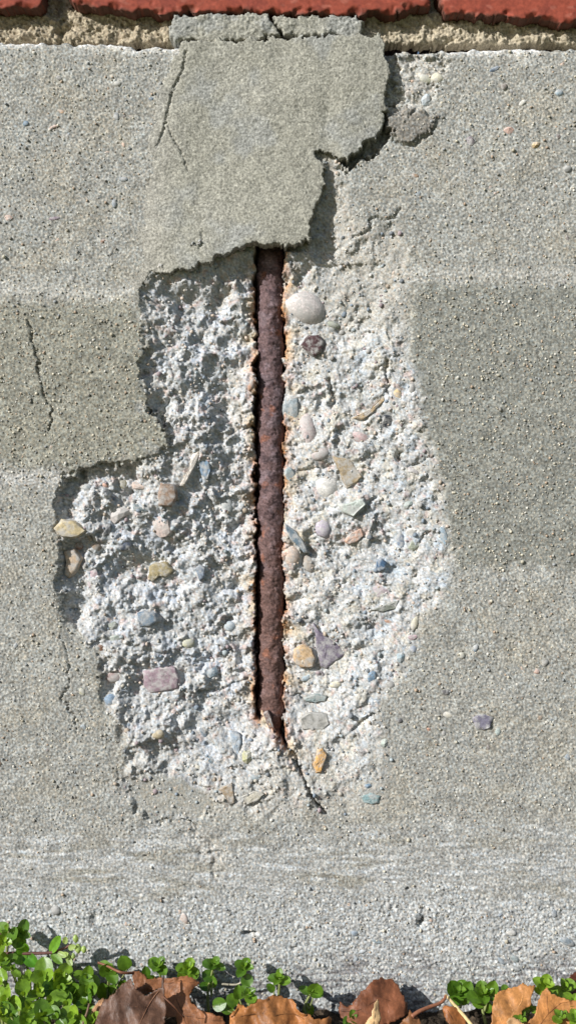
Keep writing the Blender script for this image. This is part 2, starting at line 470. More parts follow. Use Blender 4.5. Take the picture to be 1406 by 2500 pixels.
# ------------------------------------------------------------------ where the stones sit (photo pixels), needed to seat them in the paste
SHARDS = []
def shard(*a, **k):
    SHARDS.append((a, k))
BLUE, NAVY, SLATE, PALEB = (92, 120, 144), (56, 72, 94), (116, 126, 130), (150, 166, 176)
TEAL, GREEN, PINK, MAUVE = (118, 142, 140), (146, 152, 132), (188, 160, 150), (142, 122, 134)
CREAM, WHITE, TAN, BROWN = (202, 194, 170), (218, 214, 208), (178, 156, 124), (138, 112, 90)
AMBER, RUSTY, GREY, DARK = (198, 150, 92), (136, 88, 60), (148, 146, 142), (84, 82, 84)
# traced stones
shard([(345, 1642), (405, 1631), (426, 1633), (437, 1660), (433, 1688), (362, 1697), (346, 1680)], (142, 120, 130), 9, (-.05, .05))
shard([(766, 1524), (782, 1546), (830, 1580), (846, 1602), (797, 1637), (783, 1632), (774, 1585)], (116, 106, 122), 6, (.02, .03))
shard([(694, 1278), (722, 1297), (740, 1322), (755, 1352), (742, 1350), (708, 1316)], (92, 112, 126), 6)
shard([(484, 1098), (488, 1108), (462, 1160), (447, 1187), (438, 1184), (458, 1146), (466, 1112)], (222, 212, 200), 7)
shard([(390, 1180), (428, 1182), (431, 1215), (418, 1237), (388, 1234), (385, 1205)], (140, 116, 98), 15, (.1, -.1))
shard([(812, 1112), (858, 1120), (886, 1163), (872, 1180), (846, 1192), (830, 1150)], (150, 132, 106), 5)
shard([(533, 1926), (566, 1912), (574, 1950), (572, 1962), (560, 1966), (548, 1942)], (158, 138, 112), 3)
shard([(764, 1870), (776, 1832), (786, 1828), (799, 1842), (790, 1870), (784, 1888), (770, 1888)], (206, 156, 86), 8)
shard([(131, 1290), (150, 1268), (180, 1272), (212, 1296), (190, 1312), (150, 1312)], (186, 168, 130), 13)
shard([(150, 1345), (176, 1340), (197, 1366), (180, 1400), (165, 1414), (152, 1404), (156, 1372)], (192, 168, 142), 14)
shard([(358, 1388), (372, 1376), (405, 1376), (424, 1396), (402, 1412), (384, 1410), (366, 1424), (356, 1412)], (150, 136, 100), 11)
shard([(332, 1500), (352, 1494), (378, 1500), (384, 1518), (366, 1532), (346, 1530)], (104, 124, 142), 12)
shard([(484, 1130), (492, 1117), (510, 1120), (513, 1150), (504, 1172), (490, 1160)], (108, 132, 156), 5)
shard([(560, 1790), (585, 1795), (590, 1820), (580, 1850), (568, 1835), (562, 1812)], (158, 174, 188), 8)
shard([(919, 1368), (930, 1362), (944, 1374), (942, 1392), (926, 1398), (918, 1388)], (70, 100, 132), 9)
shard([(862, 1224), (888, 1216), (895, 1232), (862, 1262), (836, 1250), (826, 1232)], (186, 194, 186), 9)
shard([(842, 1322), (860, 1300), (882, 1290), (890, 1306), (872, 1326), (850, 1330)], (192, 154, 134), 8)
shard([(864, 1016), (890, 1012), (912, 990), (938, 962), (942, 972), (912, 1006), (884, 1024)], (186, 160, 122), 7)
shard([(716, 1590), (736, 1576), (762, 1586), (772, 1612), (764, 1634), (735, 1636), (718, 1620)], (190, 160, 122), 9)
shard([(742, 1712), (770, 1700), (800, 1708), (796, 1718), (770, 1722), (748, 1720)], (128, 142, 142), 7)
shard([(732, 1760), (760, 1742), (800, 1748), (806, 1772), (790, 1786), (740, 1786)], (150, 148, 142), 6)
shard([(905, 1490), (930, 1482), (958, 1470), (976, 1466), (966, 1486), (934, 1496)], (118, 122, 112), 6)
shard([(882, 1944), (905, 1936), (928, 1944), (926, 1958), (904, 1964), (886, 1958)], (118, 148, 150), 4)
shard([(472, 1392), (484, 1380), (498, 1386), (498, 1412), (484, 1420)], (122, 134, 148), 10)
shard([(590, 1945), (620, 1932), (646, 1938), (630, 1956), (602, 1964)], (190, 184, 168), 5)
shard([(1152, 1752), (1176, 1742), (1202, 1752), (1196, 1776), (1180, 1784), (1160, 1776)], (112, 108, 124), 4)
shard([(735, 835), (752, 815), (778, 812), (792, 830), (786, 856), (770, 866), (752, 856)], (70, 46, 48), 16, name='iron_stub', parent=False)
# rounded or small stones: x, y, width, height, colour, kind, rotation
STONES = [(753, 751, 98, 84, (206, 196, 192), 'p', -20), (816, 786, 34, 16, GREEN, 'p', -20), (715, 991, 48, 58, (134, 146, 152), 'a', 0),
          (754, 1042, 44, 74, (184, 168, 166), 'p', 10), (971, 961, 18, 28, (206, 176, 130), 'p', 0), (1007, 946, 18, 26, GREY, 'p', 0),
          (882, 1065, 42, 28, (190, 162, 160), 'p', 0), (948, 1025, 40, 40, (48, 52, 62), 'a', 0), (786, 1108, 44, 32, (166, 152, 150), 'p', 20),
          (800, 1187, 66, 60, (222, 218, 212), 'p', 0), (707, 1157, 28, 36, (140, 154, 156), 'a', 0), (792, 1292, 36, 50, (168, 158, 172), 'p', 0),
          (713, 1358, 46, 50, (206, 182, 164), 'p', 0), (980, 1319, 20, 48, (94, 108, 128), 'p', 8), (1010, 1302, 34, 28, WHITE, 'a', 0),
          (1014, 1332, 34, 30, GREEN, 'a', 0), (1082, 1302, 20, 42, (138, 158, 172), 'a', 8), (997, 1234, 34, 30, (160, 172, 166), 'a', 0),
          (978, 1198, 16, 18, (96, 106, 112), 'a', 0), (1010, 1150, 30, 22, (176, 166, 166), 'a', 0), (754, 1380, 34, 42, (170, 156, 142), 'p', 25),
          (929, 1448, 46, 30, (178, 160, 168), 'a', 0), (950, 1519, 24, 14, (170, 128, 104), 'a', 0), (1014, 1521, 20, 34, (190, 182, 160), 'p', -15),
          (1010, 1555, 32, 20, (166, 140, 146), 'a', 0), (1010, 1585, 18, 20, (128, 140, 158), 'p', 0), (980, 1606, 32, 42, (128, 150, 160), 'a', 15),
          (781, 1651, 26, 16, (122, 110, 120), 'a', 0), (750, 1660, 38, 18, PALEB, 'a', 0), (907, 1653, 22, 30, (110, 138, 162), 'a', 0),
          (822, 1677, 26, 18, CREAM, 'p', 0), (939, 1815, 28, 32, (160, 172, 162), 'a', 0), (884, 1843, 24, 24, (120, 116, 116), 'a', 0),
          (899, 1920, 24, 16, BLUE, 'a', 0), (954, 1674, 22, 20, GREY, 'p', 0), (1093, 1745, 30, 17, (212, 206, 190), 'p', -12),
          (1046, 1783, 13, 14, (176, 130, 104), 'a', 0), (976, 1760, 14, 14, DARK, 'p', 0), (1087, 1690, 20, 14, DARK, 'p', 0),
          (405, 871, 26, 18, (128, 142, 158), 'a', -30), (552, 1234, 34, 44, (170, 176, 176), 'p', 15), (298, 1183, 26, 24, (130, 124, 100), 'p', 0),
          (213, 1191, 26, 20, (130, 138, 142), 'p', 0), (160, 1200, 24, 22, (140, 150, 156), 'p', 0), (337, 1187, 40, 26, (192, 170, 158), 'a', 0),
          (254, 1183, 16, 14, (196, 156, 138), 'p', 0), (343, 1243, 42, 24, (104, 118, 122), 'a', -15), (288, 1255, 54, 58, (178, 170, 166), 'a', 0),
          (185, 1332, 28, 22, (130, 100, 86), 'p', 0), (232, 1336, 26, 22, (128, 108, 90), 'p', 0), (298, 1332, 36, 22, (66, 74, 92), 'p', 0),
          (258, 1294, 28, 44, (104, 106, 110), 'a', -20), (398, 1285, 54, 44, (190, 172, 164), 'a', 0), (614, 933, 16, 34, (170, 124, 96), 'p', 0),
          (221, 1414, 24, 58, (174, 146, 154), 'a', -15), (561, 1536, 28, 28, (168, 178, 186), 'p', 0), (275, 1531, 34, 28, (136, 142, 132), 'a', 0),
          (277, 1563, 30, 22, (158, 172, 160), 'a', 0), (380, 1574, 40, 15, (206, 208, 212), 'a', -20), (458, 1576, 32, 26, (190, 188, 158), 'p', 0),
          (245, 1585, 18, 22, (118, 82, 60), 'a', 0), (275, 1655, 46, 24, (164, 142, 138), 'p', -10), (271, 1711, 34, 28, (126, 148, 170), 'p', 0),
          (377, 1730, 26, 20, (106, 114, 114), 'a', 0), (514, 1649, 30, 44, (112, 130, 140), 'a', 15), (557, 1589, 14, 18, NAVY, 'a', 0),
          (386, 1794, 30, 22, (178, 164, 134), 'p', 0), (495, 1798, 15, 28, (96, 112, 126), 'p', 25), (514, 1860, 16, 24, (106, 124, 136), 'p', 30),
          (603, 1854, 36, 44, (160, 158, 118), 'a', 20), (482, 1879, 17, 12, CREAM, 'p', 0), (622, 1900, 24, 16, (140, 152, 158), 'p', -20),
          (428, 1928, 14, 12, (190, 160, 120), 'a', 0), (302, 438, 26, 14, (84, 104, 116), 'p', -8), (65, 301, 16, 12, BLUE, 'p', 0),
          (1208, 167, 38, 15, (98, 114, 132), 'a', 15), (1365, 228, 20, 18, (142, 162, 174), 'p', 0), (1040, 238, 36, 36, (174, 184, 190), 'a', 30),
          (1040, 190, 34, 20, (204, 204, 180), 'p', -25), (1068, 190, 28, 24, (204, 198, 176), 'p', 0), (1230, 212, 18, 18, (112, 100, 92), 'p', 0),
          (1306, 355, 28, 24, (208, 176, 124), 'a', 0), (1240, 322, 26, 24, (198, 164, 150), 'a', 0), (1145, 345, 24, 32, (118, 106, 112), 'a', 0),
          (1012, 430, 24, 12, (142, 112, 84), 'p', 0), (1385, 413, 22, 20, (132, 132, 128), 'p', 0), (1275, 250, 24, 11, (206, 202, 190), 'p', 35),
          (135, 534, 28, 10, (124, 104, 118), 'p', 8), (20, 532, 24, 20, (190, 158, 142), 'a', 0), (280, 495, 14, 22, (132, 140, 146), 'p', 0),
          (252, 590, 16, 20, (150, 112, 88), 'a', 0), (136, 2222, 26, 24, (122, 122, 120), 'p', 0), (115, 2218, 22, 20, (160, 158, 154), 'a', 0),
          (450, 2243, 18, 28, (196, 176, 164), 'p', 20), (1020, 2237, 20, 18, (128, 134, 136), 'a', 0), (820, 2278, 16, 14, (120, 128, 136), 'a', 0),
          (866, 2279, 22, 16, (124, 136, 148), 'p', 0), (1263, 2318, 28, 15, (96, 96, 102), 'a', 12), (1223, 2348, 24, 11, (126, 138, 146), 'p', -40),
          (1256, 2342, 24, 14, (142, 152, 152), 'p', -30), (1252, 2366, 40, 14, (140, 144, 144), 'p', -15), (1386, 2302, 40, 20, (130, 142, 150), 'p', 0),
          (948, 2214, 14, 22, (142, 140, 136), 'p', 10), (920, 2300, 30, 8, (132, 144, 150), 'p', 0), (885, 2324, 20, 10, (170, 182, 190), 'p', 0),
          (1352, 2230, 14, 20, (138, 146, 152), 'p', 0), (1220, 2235, 18, 12, (138, 148, 156), 'a', 0), (1250, 2280, 22, 16, (176, 174, 168), 'p', 0),
          (1145, 2322, 10, 14, (140, 152, 160), 'p', 0), (436, 2286, 14, 14, (160, 172, 182), 'a', 0), (145, 190, 16, 12, GREY, 'p', 0), (288, 205, 20, 14, (176, 174, 160), 'p', 0),
          (285, 284, 13, 20, (146, 150, 152), 'p', 10), (370, 241, 15, 10, BLUE, 'p', 0), (150, 272, 18, 12, (184, 138, 92), 'a', 0), (130, 310, 26, 14, (196, 166, 150), 'a', 20),
          (200, 1690, 16, 20, (176, 172, 130), 'p', 0), (205, 1775, 16, 12, (152, 166, 176), 'a', 0), (1385, 1850, 14, 16, (110, 126, 140), 'p', 0),
          (1215, 1786, 14, 20, (150, 164, 160), 'p', 0), (1160, 1582, 12, 20, (126, 142, 156), 'p', 0), (1125, 1600, 18, 16, (188, 184, 166), 'p', 0),
          (1330, 1618, 18, 22, (132, 128, 120), 'p', 0), (1310, 1640, 14, 14, (176, 138, 120), 'p', 0)]

def seat(cx, cy, R, inner):
    i_0, i_1 = max(0, int((cy - R - 40) / STEP)), int((cy + R - 40) / STEP) + 2
    j_0, j_1 = max(0, int((cx - R + 420) / STEP)), int((cx + R + 420) / STEP) + 2
    X_, Y_ = PX[i_0:i_1, j_0:j_1], PY[i_0:i_1, j_0:j_1]
    t = inner(X_, Y_)
    D_ = depth[i_0:i_1, j_0:j_1]
    if not (t > 0.5).any(): return
    tgt = np.percentile(D_[t > 0.5], 45)
    tgt = 0.5 * tgt + 0.5 * D_
    D_[...] = D_ * (1 - t) + tgt * t
for a_, k_ in SHARDS:
    p_ = np.asarray(a_[0], float); c_ = p_.mean(0)
    seat(c_[0], c_[1], np.ptp(p_, 0).max() * 0.6 + 12, lambda X_, Y_: sstep(5, 0, sdf(a_[0], X_, Y_)))
for s_ in STONES:
    if s_[2] + s_[3] > 36:
        seat(s_[0], s_[1], max(s_[2], s_[3]) * 0.6 + 10, lambda X_, Y_: sstep(1.2, 0.9, np.sqrt(((X_ - s_[0]) / (s_[2] * .55)) ** 2 + ((Y_ - s_[1]) / (s_[3] * .55)) ** 2)))

# --- cut the field into the two parts of the wall
ci = np.concatenate([np.arange(0, int((390) / STEP), 4), np.arange(int(392 / STEP), int(1860 / STEP)), np.arange(int(1862 / STEP), W, 4)])
ri = np.arange(int((78 - 40) / STEP), H)
dsub = depth[np.ix_(ri, ci)]; xs = PX[np.ix_(ri, ci)]; ys = PY[np.ix_(ri, ci)]; cs = col[np.ix_(ri, ci)]
msub = (sd_cav[np.ix_(ri, ci)] < -2)
V = wall_xyz(xs, ys, dsub).reshape(-1, 3)
h, w = dsub.shape
ids = np.arange(h * w).reshape(h, w)
Q = np.stack([ids[:-1, :-1], ids[1:, :-1], ids[1:, 1:], ids[:-1, 1:]], -1).reshape(-1, 4)
qm = (msub[:-1, :-1] & msub[1:, 1:]).reshape(-1)

wall = tag(empty('foundation_wall', (0, 0.03, 0)), 'weathered grey concrete foundation wall broken open around a rusty bar', 'wall', kind='thing')

def sub_mesh(name, sel, mat, parent):
    q = Q[sel]
    u, inv = np.unique(q, return_inverse=True)
    me = mesh_np(name, V[u], inv.reshape(-1, 4), cs.reshape(-1, 3)[u])
    return obj(name, me, mat, parent)
face_o = sub_mesh('weathered_face', ~qm, M_FACE, wall)
core_o = sub_mesh('broken_core', qm, M_CORE, wall)
core_o['label'] = 'pale crumbled concrete hollow around the rusty bar'

# solid mass of the wall behind the face, so the wall has its thickness from the side
def box_mesh(name, x0, x1, y0, y1, z0, z1):
    v = [(x, y, z) for x in (x0, x1) for y in (y0, y1) for z in (z0, z1)]
    f = [(0, 1, 3, 2), (4, 6, 7, 5), (0, 4, 5, 1), (2, 3, 7, 6), (0, 2, 6, 4), (1, 5, 7, 3)]
    return mesh_np(name, v, f, smooth=False, col=np.tile(C(160, 155, 144), (8, 1)))
z_top = CAM_Z + (1250 - 132) * S
obj('back_mass', box_mesh('back_mass', -1.2, 1.2, 0.062, 0.25, -0.05, z_top), M_FACE, wall)
for sx in (-1, 1):
    x_in = (-420 - 703) * S if sx < 0 else (1826 - 703) * S
    obj('wall_run', box_mesh('wall_run', min(x_in, sx * 1.2), max(x_in, sx * 1.2), 0.0, 0.0615, -0.05, z_top + 0.004), M_FACE, wall)

# ------------------------------------------------------------------ slabs: solid plates with a ragged outline and a worked front
def slab(name, poly, front, back, color, mat, parent, warp=1.0, radius=6.0, seed=0, step=STEP, pad=12, wpow=1.4, rim=None):
    p = np.asarray(poly, float)
    x = np.arange(p[:, 0].min() - pad, p[:, 0].max() + pad, step)
    y = np.arange(p[:, 1].min() - pad, p[:, 1].max() + pad, step)
    X, Y = np.meshgrid(x, y)
    sh = X.shape
    wx = warp * 3.6 * fractal(46, seed + 1, shape=sh, power=wpow)
    wy = warp * 3.6 * fractal(46, seed + 3, shape=sh, power=wpow)
    sd = sdf(poly, X + wx, Y + wy)
    gy, gx = np.gradient(sd, step)
    gl = np.maximum(gx * gx + gy * gy, 0.2)
    inq = (sd[:-1, :-1] + sd[1:, :-1] + sd[1:, 1:] + sd[:-1, 1:]) / 4 < 0
    mv = np.where(sd > 0, np.clip(sd, 0, step * 1.2), 0)
    X2, Y2 = X - mv * gx / gl, Y - mv * gy / gl
    d = front(X, Y, sd, sh)
    e = np.clip(-sd / radius, 0, 1)
    d = d + radius * S * 1000 * 0.8 * (1 - np.sqrt(np.clip(1 - (1 - e) ** 2, 0, 1)))
    c = color(X, Y, sd, sh)
    hh, ww = sh
    idd = np.arange(hh * ww).reshape(hh, ww)
    q = np.stack([idd[:-1, :-1], idd[1:, :-1], idd[1:, 1:], idd[:-1, 1:]], -1).reshape(-1, 4)[inq.ravel()]
    P = wall_xyz(X2, Y2, d).reshape(-1, 3)
    u, inv = np.unique(q, return_inverse=True)
    q = inv.reshape(-1, 4)
    P = P[u]; c = c.reshape(-1, 3)[u]
    # rim: boundary edges run straight back
    E = np.concatenate([q[:, [0, 1]], q[:, [1, 2]], q[:, [2, 3]], q[:, [3, 0]]])
    key = np.sort(E, 1); key = key[:, 0].astype(np.int64) * len(P) + key[:, 1]
    _, fi, cnt = np.unique(key, return_index=True, return_counts=True)
    B = E[fi[cnt == 1]]
    bu, binv = np.unique(B, return_inverse=True); binv = binv.reshape(-1, 2)
    Pm = P[bu].copy(); r = np.random.default_rng(seed + 9)
    Pm[:, 1] = 0.5 * Pm[:, 1] + 0.5 * back * 0.001
    Pm[:, [0, 2]] += r.normal(0, 0.00025, (len(bu), 2))
    Pb = P[bu].copy(); Pb[:, 1] = back * 0.001
    n0, n1 = len(P), len(P) + len(bu)
    s1 = np.stack([B[:, 1], B[:, 0], n0 + binv[:, 0], n0 + binv[:, 1]], 1)
    s2 = np.stack([n0 + binv[:, 1], n0 + binv[:, 0], n1 + binv[:, 0], n1 + binv[:, 1]], 1)
    me = mesh_np(name, np.concatenate([P, Pm, Pb]), np.concatenate([q, s1, s2]), np.concatenate([c, c[bu] if rim is None else np.broadcast_to(rim, c[bu].shape), c[bu] if rim is None else np.broadcast_to(rim, c[bu].shape)]))
    return obj(name, me, mat, parent)

# --- the mortar patch
def patch_front(X, Y, sd, sh):
    lift = -1.2 - 2.6 * sstep(480, 760, X + 0.35 * (Y - 350)) - 2.0 * sstep(420, 600, Y) * sstep(330, 480, X)
    feather = sstep(430, 300, X - 0.25 * (330 - Y) * (Y < 330))
    d = lift * (1 - feather) + 0.55 * feather
    d = d + 0.105 * fnoise(5.6, 201, shape=sh) + 0.075 * fnoise(8, 202, shape=sh) + 0.22 * fractal(130, 204, shape=sh) + 0.04 * fractal(30, 203, shape=sh, power=1.3)
    d = d + 0.03 * fnoise(20, 205, sx=5, shape=sh, band=0.9)
    d = d + 0.9 * np.exp(-((X - 805) / 22.0) ** 2 - ((Y - 300) / 90.0) ** 2) - 0.9 * np.exp(-((X - 850) / 34.0) ** 2 - ((Y - 250) / 110.0) ** 2)
    for pts, wd, dp in (([(455, 128), (447, 172), (420, 230), (411, 275), (399, 325), (384, 360)], 2.4, 1.6), ([(408, 300), (418, 330), (436, 360), (452, 392), (458, 420)], 1.9, 1.3), ([(496, 565), (494, 590), (489, 615)], 2.2, 1.1),
                        ([(474, 430), (472, 470), (480, 520)], 1.0, 0.35), ([(885, 300), (892, 318), (900, 330)], 1.3, 0.9), ([(798, 268), (801, 280)], 1.8, 0.8)):
        d = d + dp * np.exp(-(sdf(pts, X + 1.5 * fnoise(14, 206, shape=sh), Y, closed=False) / wd) ** 2)
    return d
def patch_color(X, Y, sd, sh):
    c = np.broadcast_to(C(149, 147, 136), sh + (3,)).copy()
    c = mix(c, C(154, 152, 142), sstep(-0.3, 1.6, fractal(200, 211, shape=sh)) * 0.6)
    c = mix(c, C(148, 150, 149), sstep(0.2, 1.8, fractal(200, 212, shape=sh)) * 0.5)
    c = mix(c, C(156, 153, 144), sstep(470, 330, X) * (Y > 110))
    c = c * (1 + 0.08 * fnoise(6, 213, shape=sh) + 0.02 * fractal(40, 214, shape=sh))[..., None]
    return np.clip(c, 0.02, 0.8)
pm = slab('mortar_patch', PATCHMAIN, patch_front, 5.0, patch_color, M_PATCH, wall, warp=0.95, radius=3.5, seed=220)
pm['label'] = 'smooth sandy mortar patch with ragged broken lower edge'
def strip_front(X, Y, sd, sh):
    return 0.2 + 0.10 * fnoise(8, 231, shape=sh) + 0.12 * fnoise(14, 232, shape=sh) + 0.3 * fractal(60, 233, shape=sh)
s1 = slab('mortar_strip', [(415, 60), (425, 36), (470, 33), (655, 31), (664, 52), (686, 84), (640, 92), (560, 100), (500, 105), (470, 96), (430, 102), (412, 90)],
          strip_front, 12.0, patch_color, M_PATCH, wall, warp=0.8, radius=8, seed=240)
s2 = slab('mortar_strip', [(662, 33), (760, 36), (870, 34), (886, 48), (884, 70), (862, 92), (800, 82), (745, 86), (696, 82), (678, 62)],
          lambda X, Y, sd, sh: strip_front(X, Y, sd, sh) + 0.8, 12.0, patch_color, M_PATCH, wall, warp=1.0, radius=8, seed=250)

# ------------------------------------------------------------------ brickwork above
brickwork = tag(empty('brick_wall', (0, 0.03, z_top)), 'red painted brick wall with sandy mortar sitting on the concrete', 'wall', kind='thing')
def brick_front(seed, lift=0.0):
    def f(X, Y, sd, sh):
        return lift + 0.05 * fractal(50, seed, shape=sh) + 0.02 * fnoise(16, seed + 1, sx=3, shape=sh) + 0.5 * np.clip(fnoise(34, seed + 2, shape=sh) - 2.0, 0, 2) \
            + 2.2 * sstep(-16, 0, sd) * sstep(-0.2, 1.0, fnoise(40, seed + 3, shape=sh))
    return f
def brick_color(seed):
    def f(X, Y, sd, sh):
        c = np.broadcast_to(C(144, 70, 53), sh + (3,)).copy()
        c = mix(c, C(130, 62, 49), sstep(-0.2, 1.6, fractal(60, seed, shape=sh)) * 0.8)
        c = mix(c, C(160, 94, 78), sstep(1.2, 2.0, fnoise(22, seed + 1, sx=2, shape=sh)) * 0.7)
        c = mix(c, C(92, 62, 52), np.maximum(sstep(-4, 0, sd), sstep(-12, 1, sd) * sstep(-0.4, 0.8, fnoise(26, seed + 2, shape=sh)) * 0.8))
        return np.clip(c * (1 + 0.06 * fnoise(10, seed + 3, shape=sh))[..., None], 0.01, 0.8)
    return f
bricks = [[(-790, -215), (108, -215), (110, -10), (92, 10), (60, 19), (0, 22), (-790, 22)],
          [(150, -215), (1046, -215), (1047, 2), (1020, 14), (975, 30), (800, 32), (600, 31), (410, 30), (330, 26), (240, 14), (185, 2), (160, -12)],
          [(1078, -215), (1990, -215), (1990, 60), (1500, 54), (1350, 50), (1240, 42), (1120, 33), (1086, 26), (1076, 6)]]
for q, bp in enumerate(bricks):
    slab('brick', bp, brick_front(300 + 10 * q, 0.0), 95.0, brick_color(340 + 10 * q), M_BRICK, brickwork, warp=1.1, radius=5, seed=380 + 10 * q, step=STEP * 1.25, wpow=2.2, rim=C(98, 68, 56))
for q, (x0, x1) in enumerate(((-340, 578), (610, 1524))):
    slab('brick', [(x0, -490), (x1, -490), (x1, -258), (x0, -258)], brick_front(420 + 10 * q), 95.0, brick_color(440 + 10 * q), M_BRICK, brickwork,
         warp=0.5, radius=9, seed=460 + 10 * q, step=STEP * 2.5)
def mortar_front(X, Y, sd, sh):
    d = 10.5 + 0.30 * fnoise(9, 501, shape=sh) + 0.3 * fnoise(17, 502, shape=sh) + 0.9 * fractal(60, 503, shape=sh) - 2.0 * np.exp(-((Y - 76) / 22.0) ** 2)
    for hx in (140, 1062):
        d = d + 4.0 * np.exp(-((X + 2 * fnoise(20, 504, shape=sh) - hx - 0.1 * (Y - 60)) / 9.0) ** 2) * (1.0 if hx < 700 else 0.3)
    return d + 5.0 * sstep(20, -20, Y)
def mortar_color(X, Y, sd, sh):
    c = np.broadcast_to(C(158, 146, 126), sh + (3,)).copy()
    c = mix(c, C(188, 178, 154), sstep(0.5, 1.6, fnoise(13, 511, shape=sh)) * 0.9)
    c = mix(c, C(128, 114, 92), sstep(0.4, 1.6, fnoise(15, 512, shape=sh)) * 0.8)
    c = mix(c, C(176, 166, 146), sstep(700, 1000, X) * 0.5)
    return np.clip(c, 0.02, 0.8)
slab('mortar_bed', [(-420, -260), (1826, -260), (1826, 88), (1406, 92), (1200, 92), (1050, 91), (940, 89), (460, 91), (330, 89), (140, 90), (0, 89), (-420, 82)],
     mortar_front, 19.0, mortar_color, M_MORTAR, brickwork, warp=0.8, radius=9, seed=520)

# ------------------------------------------------------------------ the reinforcing bar
def tube_field(name, path, rad, nseg, rel, color, mat, parent=None):
    """tube along path [(x,y,z)], radius per ring, relief function rel(i_ring, angle array)"""
    n = len(path)
    ang = np.linspace(0, 2 * math.pi, nseg, endpoint=False)
    P = np.asarray(path, float)
    T = np.gradient(P, axis=0); T /= np.linalg.norm(T, axis=1)[:, None]
    ref = np.array([0, -1.0, 0]) if abs(T[:, 1]).mean() < 0.8 else np.array([1.0, 0, 0])
    N = np.cross(T, ref); N /= np.linalg.norm(N, axis=1)[:, None] + 1e-9
    B = np.cross(N, T)
    R = np.asarray(rad, float)[:, None] + rel
    V = P[:, None, :] + R[..., None] * (np.cos(ang)[None, :, None] * N[:, None, :] + np.sin(ang)[None, :, None] * B[:, None, :])
    i = np.arange(n * nseg).reshape(n, nseg)
    q = np.stack([i[:-1], np.roll(i, -1, 1)[:-1], np.roll(i, -1, 1)[1:], i[1:]], -1).reshape(-1, 4)
    V = V.reshape(-1, 3)
    caps = np.stack([P[0], P[-1]])
    V = np.concatenate([V, caps])
    t0 = np.stack([np.roll(i, -1, 1)[0], i[0], np.full(nseg, n * nseg)], 1)
    t1 = np.stack([i[-1], np.roll(i, -1, 1)[-1], np.full(nseg, n * nseg + 1)], 1)
    c = None
    if color is not None:
        c = np.concatenate([color.reshape(-1, 3), color[0, :1], color[-1, :1]])
    me = mesh_np(name, V, q, c, tris=np.concatenate([t0, t1]))
    return obj(name, me, mat, parent)

nr, ns = 540, 72
bpy_y = np.linspace(500, 1822, nr)
bx = 659 + 3.0 * (bpy_y - 600) / 1200
BAR_R = 33.0 * S
BAR_D = 0.0172
path = np.stack([(bx - 703) * S, np.full(nr, BAR_D), CAM_Z + (1250 - bpy_y) * S], 1)
rs = (nr, ns)
yy = bpy_y[:, None] + 26 * np.sin(np.linspace(0, 2 * math.pi, ns, endpoint=False))[None, :]
ribs = np.zeros(rs)
for yc in (655, 745, 838, 935, 1040, 1140, 1245, 1340, 1440, 1545, 1640, 1735):
    ribs += np.exp(-((yy - yc) / 17.0) ** 2)
tile = lambda a: np.concatenate([a], 0)
rel = (3.4 * ribs + 1.3 * fractal(50, 601, shape=rs, power=1.4) + 0.35 * fnoise(8, 603, shape=rs) - 2.4) * S
rc = np.broadcast_to(C(102, 82, 82), rs + (3,)).copy()
rc = mix(rc, C(80, 64, 66), sstep(-0.4, 1.2, fractal(50, 611, shape=rs)))
rc = mix(rc, C(118, 102, 106), sstep(0.4, 1.6, fractal(40, 612, shape=rs)) * 0.7)
lowbar = sstep(1150, 1500, bpy_y)[:, None] * np.ones(rs)
rc = mix(rc, C(108, 80, 68), lowbar * 0.5)
rc = mix(rc, C(136, 84, 58), sstep(1.2, 2.8, fractal(60, 613, shape=rs, power=1.5) + 0.5 * (lowbar - 0.3)) * 0.55)
rc = rc * (1 + 0.16 * fnoise(7, 614, shape=rs))[..., None]
taper = 1 - 0.35 * sstep(1740, 1822, bpy_y)
bar = tube_field('rebar', path, BAR_R * taper, ns, rel, np.clip(rc, 0.008, 0.6), M_RUST)
tag(bar, 'dark rusted steel reinforcing bar standing upright in the broken concrete', 'rebar')

# ------------------------------------------------------------------ stones in the concrete
def depth_at(px, py, r=4):
    j = int((px + 420) / STEP); i = int((py - 40) / STEP); k = max(1, int(r / STEP))
    return float(np.percentile(depth[max(0, i - k):i + k + 1, max(0, j - k):j + k + 1], 40))

def stone_proto(seed, angular):
    r = random.Random(seed)
    bm = bmesh.new()
    bmesh.ops.create_icosphere(bm, subdivisions=2, radius=1)
    planes = []
    for q in range(9 if angular else 5):
        n = Vector((r.gauss(0, 1), r.gauss(0, 1), r.gauss(0, 1))).normalized()
        planes.append((n, r.uniform(0.55, 0.85) if angular else r.uniform(0.78, 0.95)))
    ph = [r.uniform(0, 6) for _ in range(6)]
    for v in bm.verts:
        p = v.co.copy()
        p *= 1 + 0.10 * math.sin(2.3 * p.x + ph[0]) + 0.10 * math.sin(2.7 * p.y + ph[1]) + 0.08 * math.sin(3.1 * p.z + ph[2])
        for n, dd in planes:
            k = p.dot(n)
            if k > dd: p -= n * (k - dd)
        v.co = p
    me = bpy.data.meshes.new('stone')
    bm.to_mesh(me); bm.free()
    me.polygons.foreach_set('use_smooth', [not angular] * len(me.polygons))
    me.materials.append(M_STONE)
    return me
PEB = [stone_proto(100 + q, False) for q in range(7)]
ANG = [stone_proto(200 + q, True) for q in range(9)]
srnd = random.Random(5)
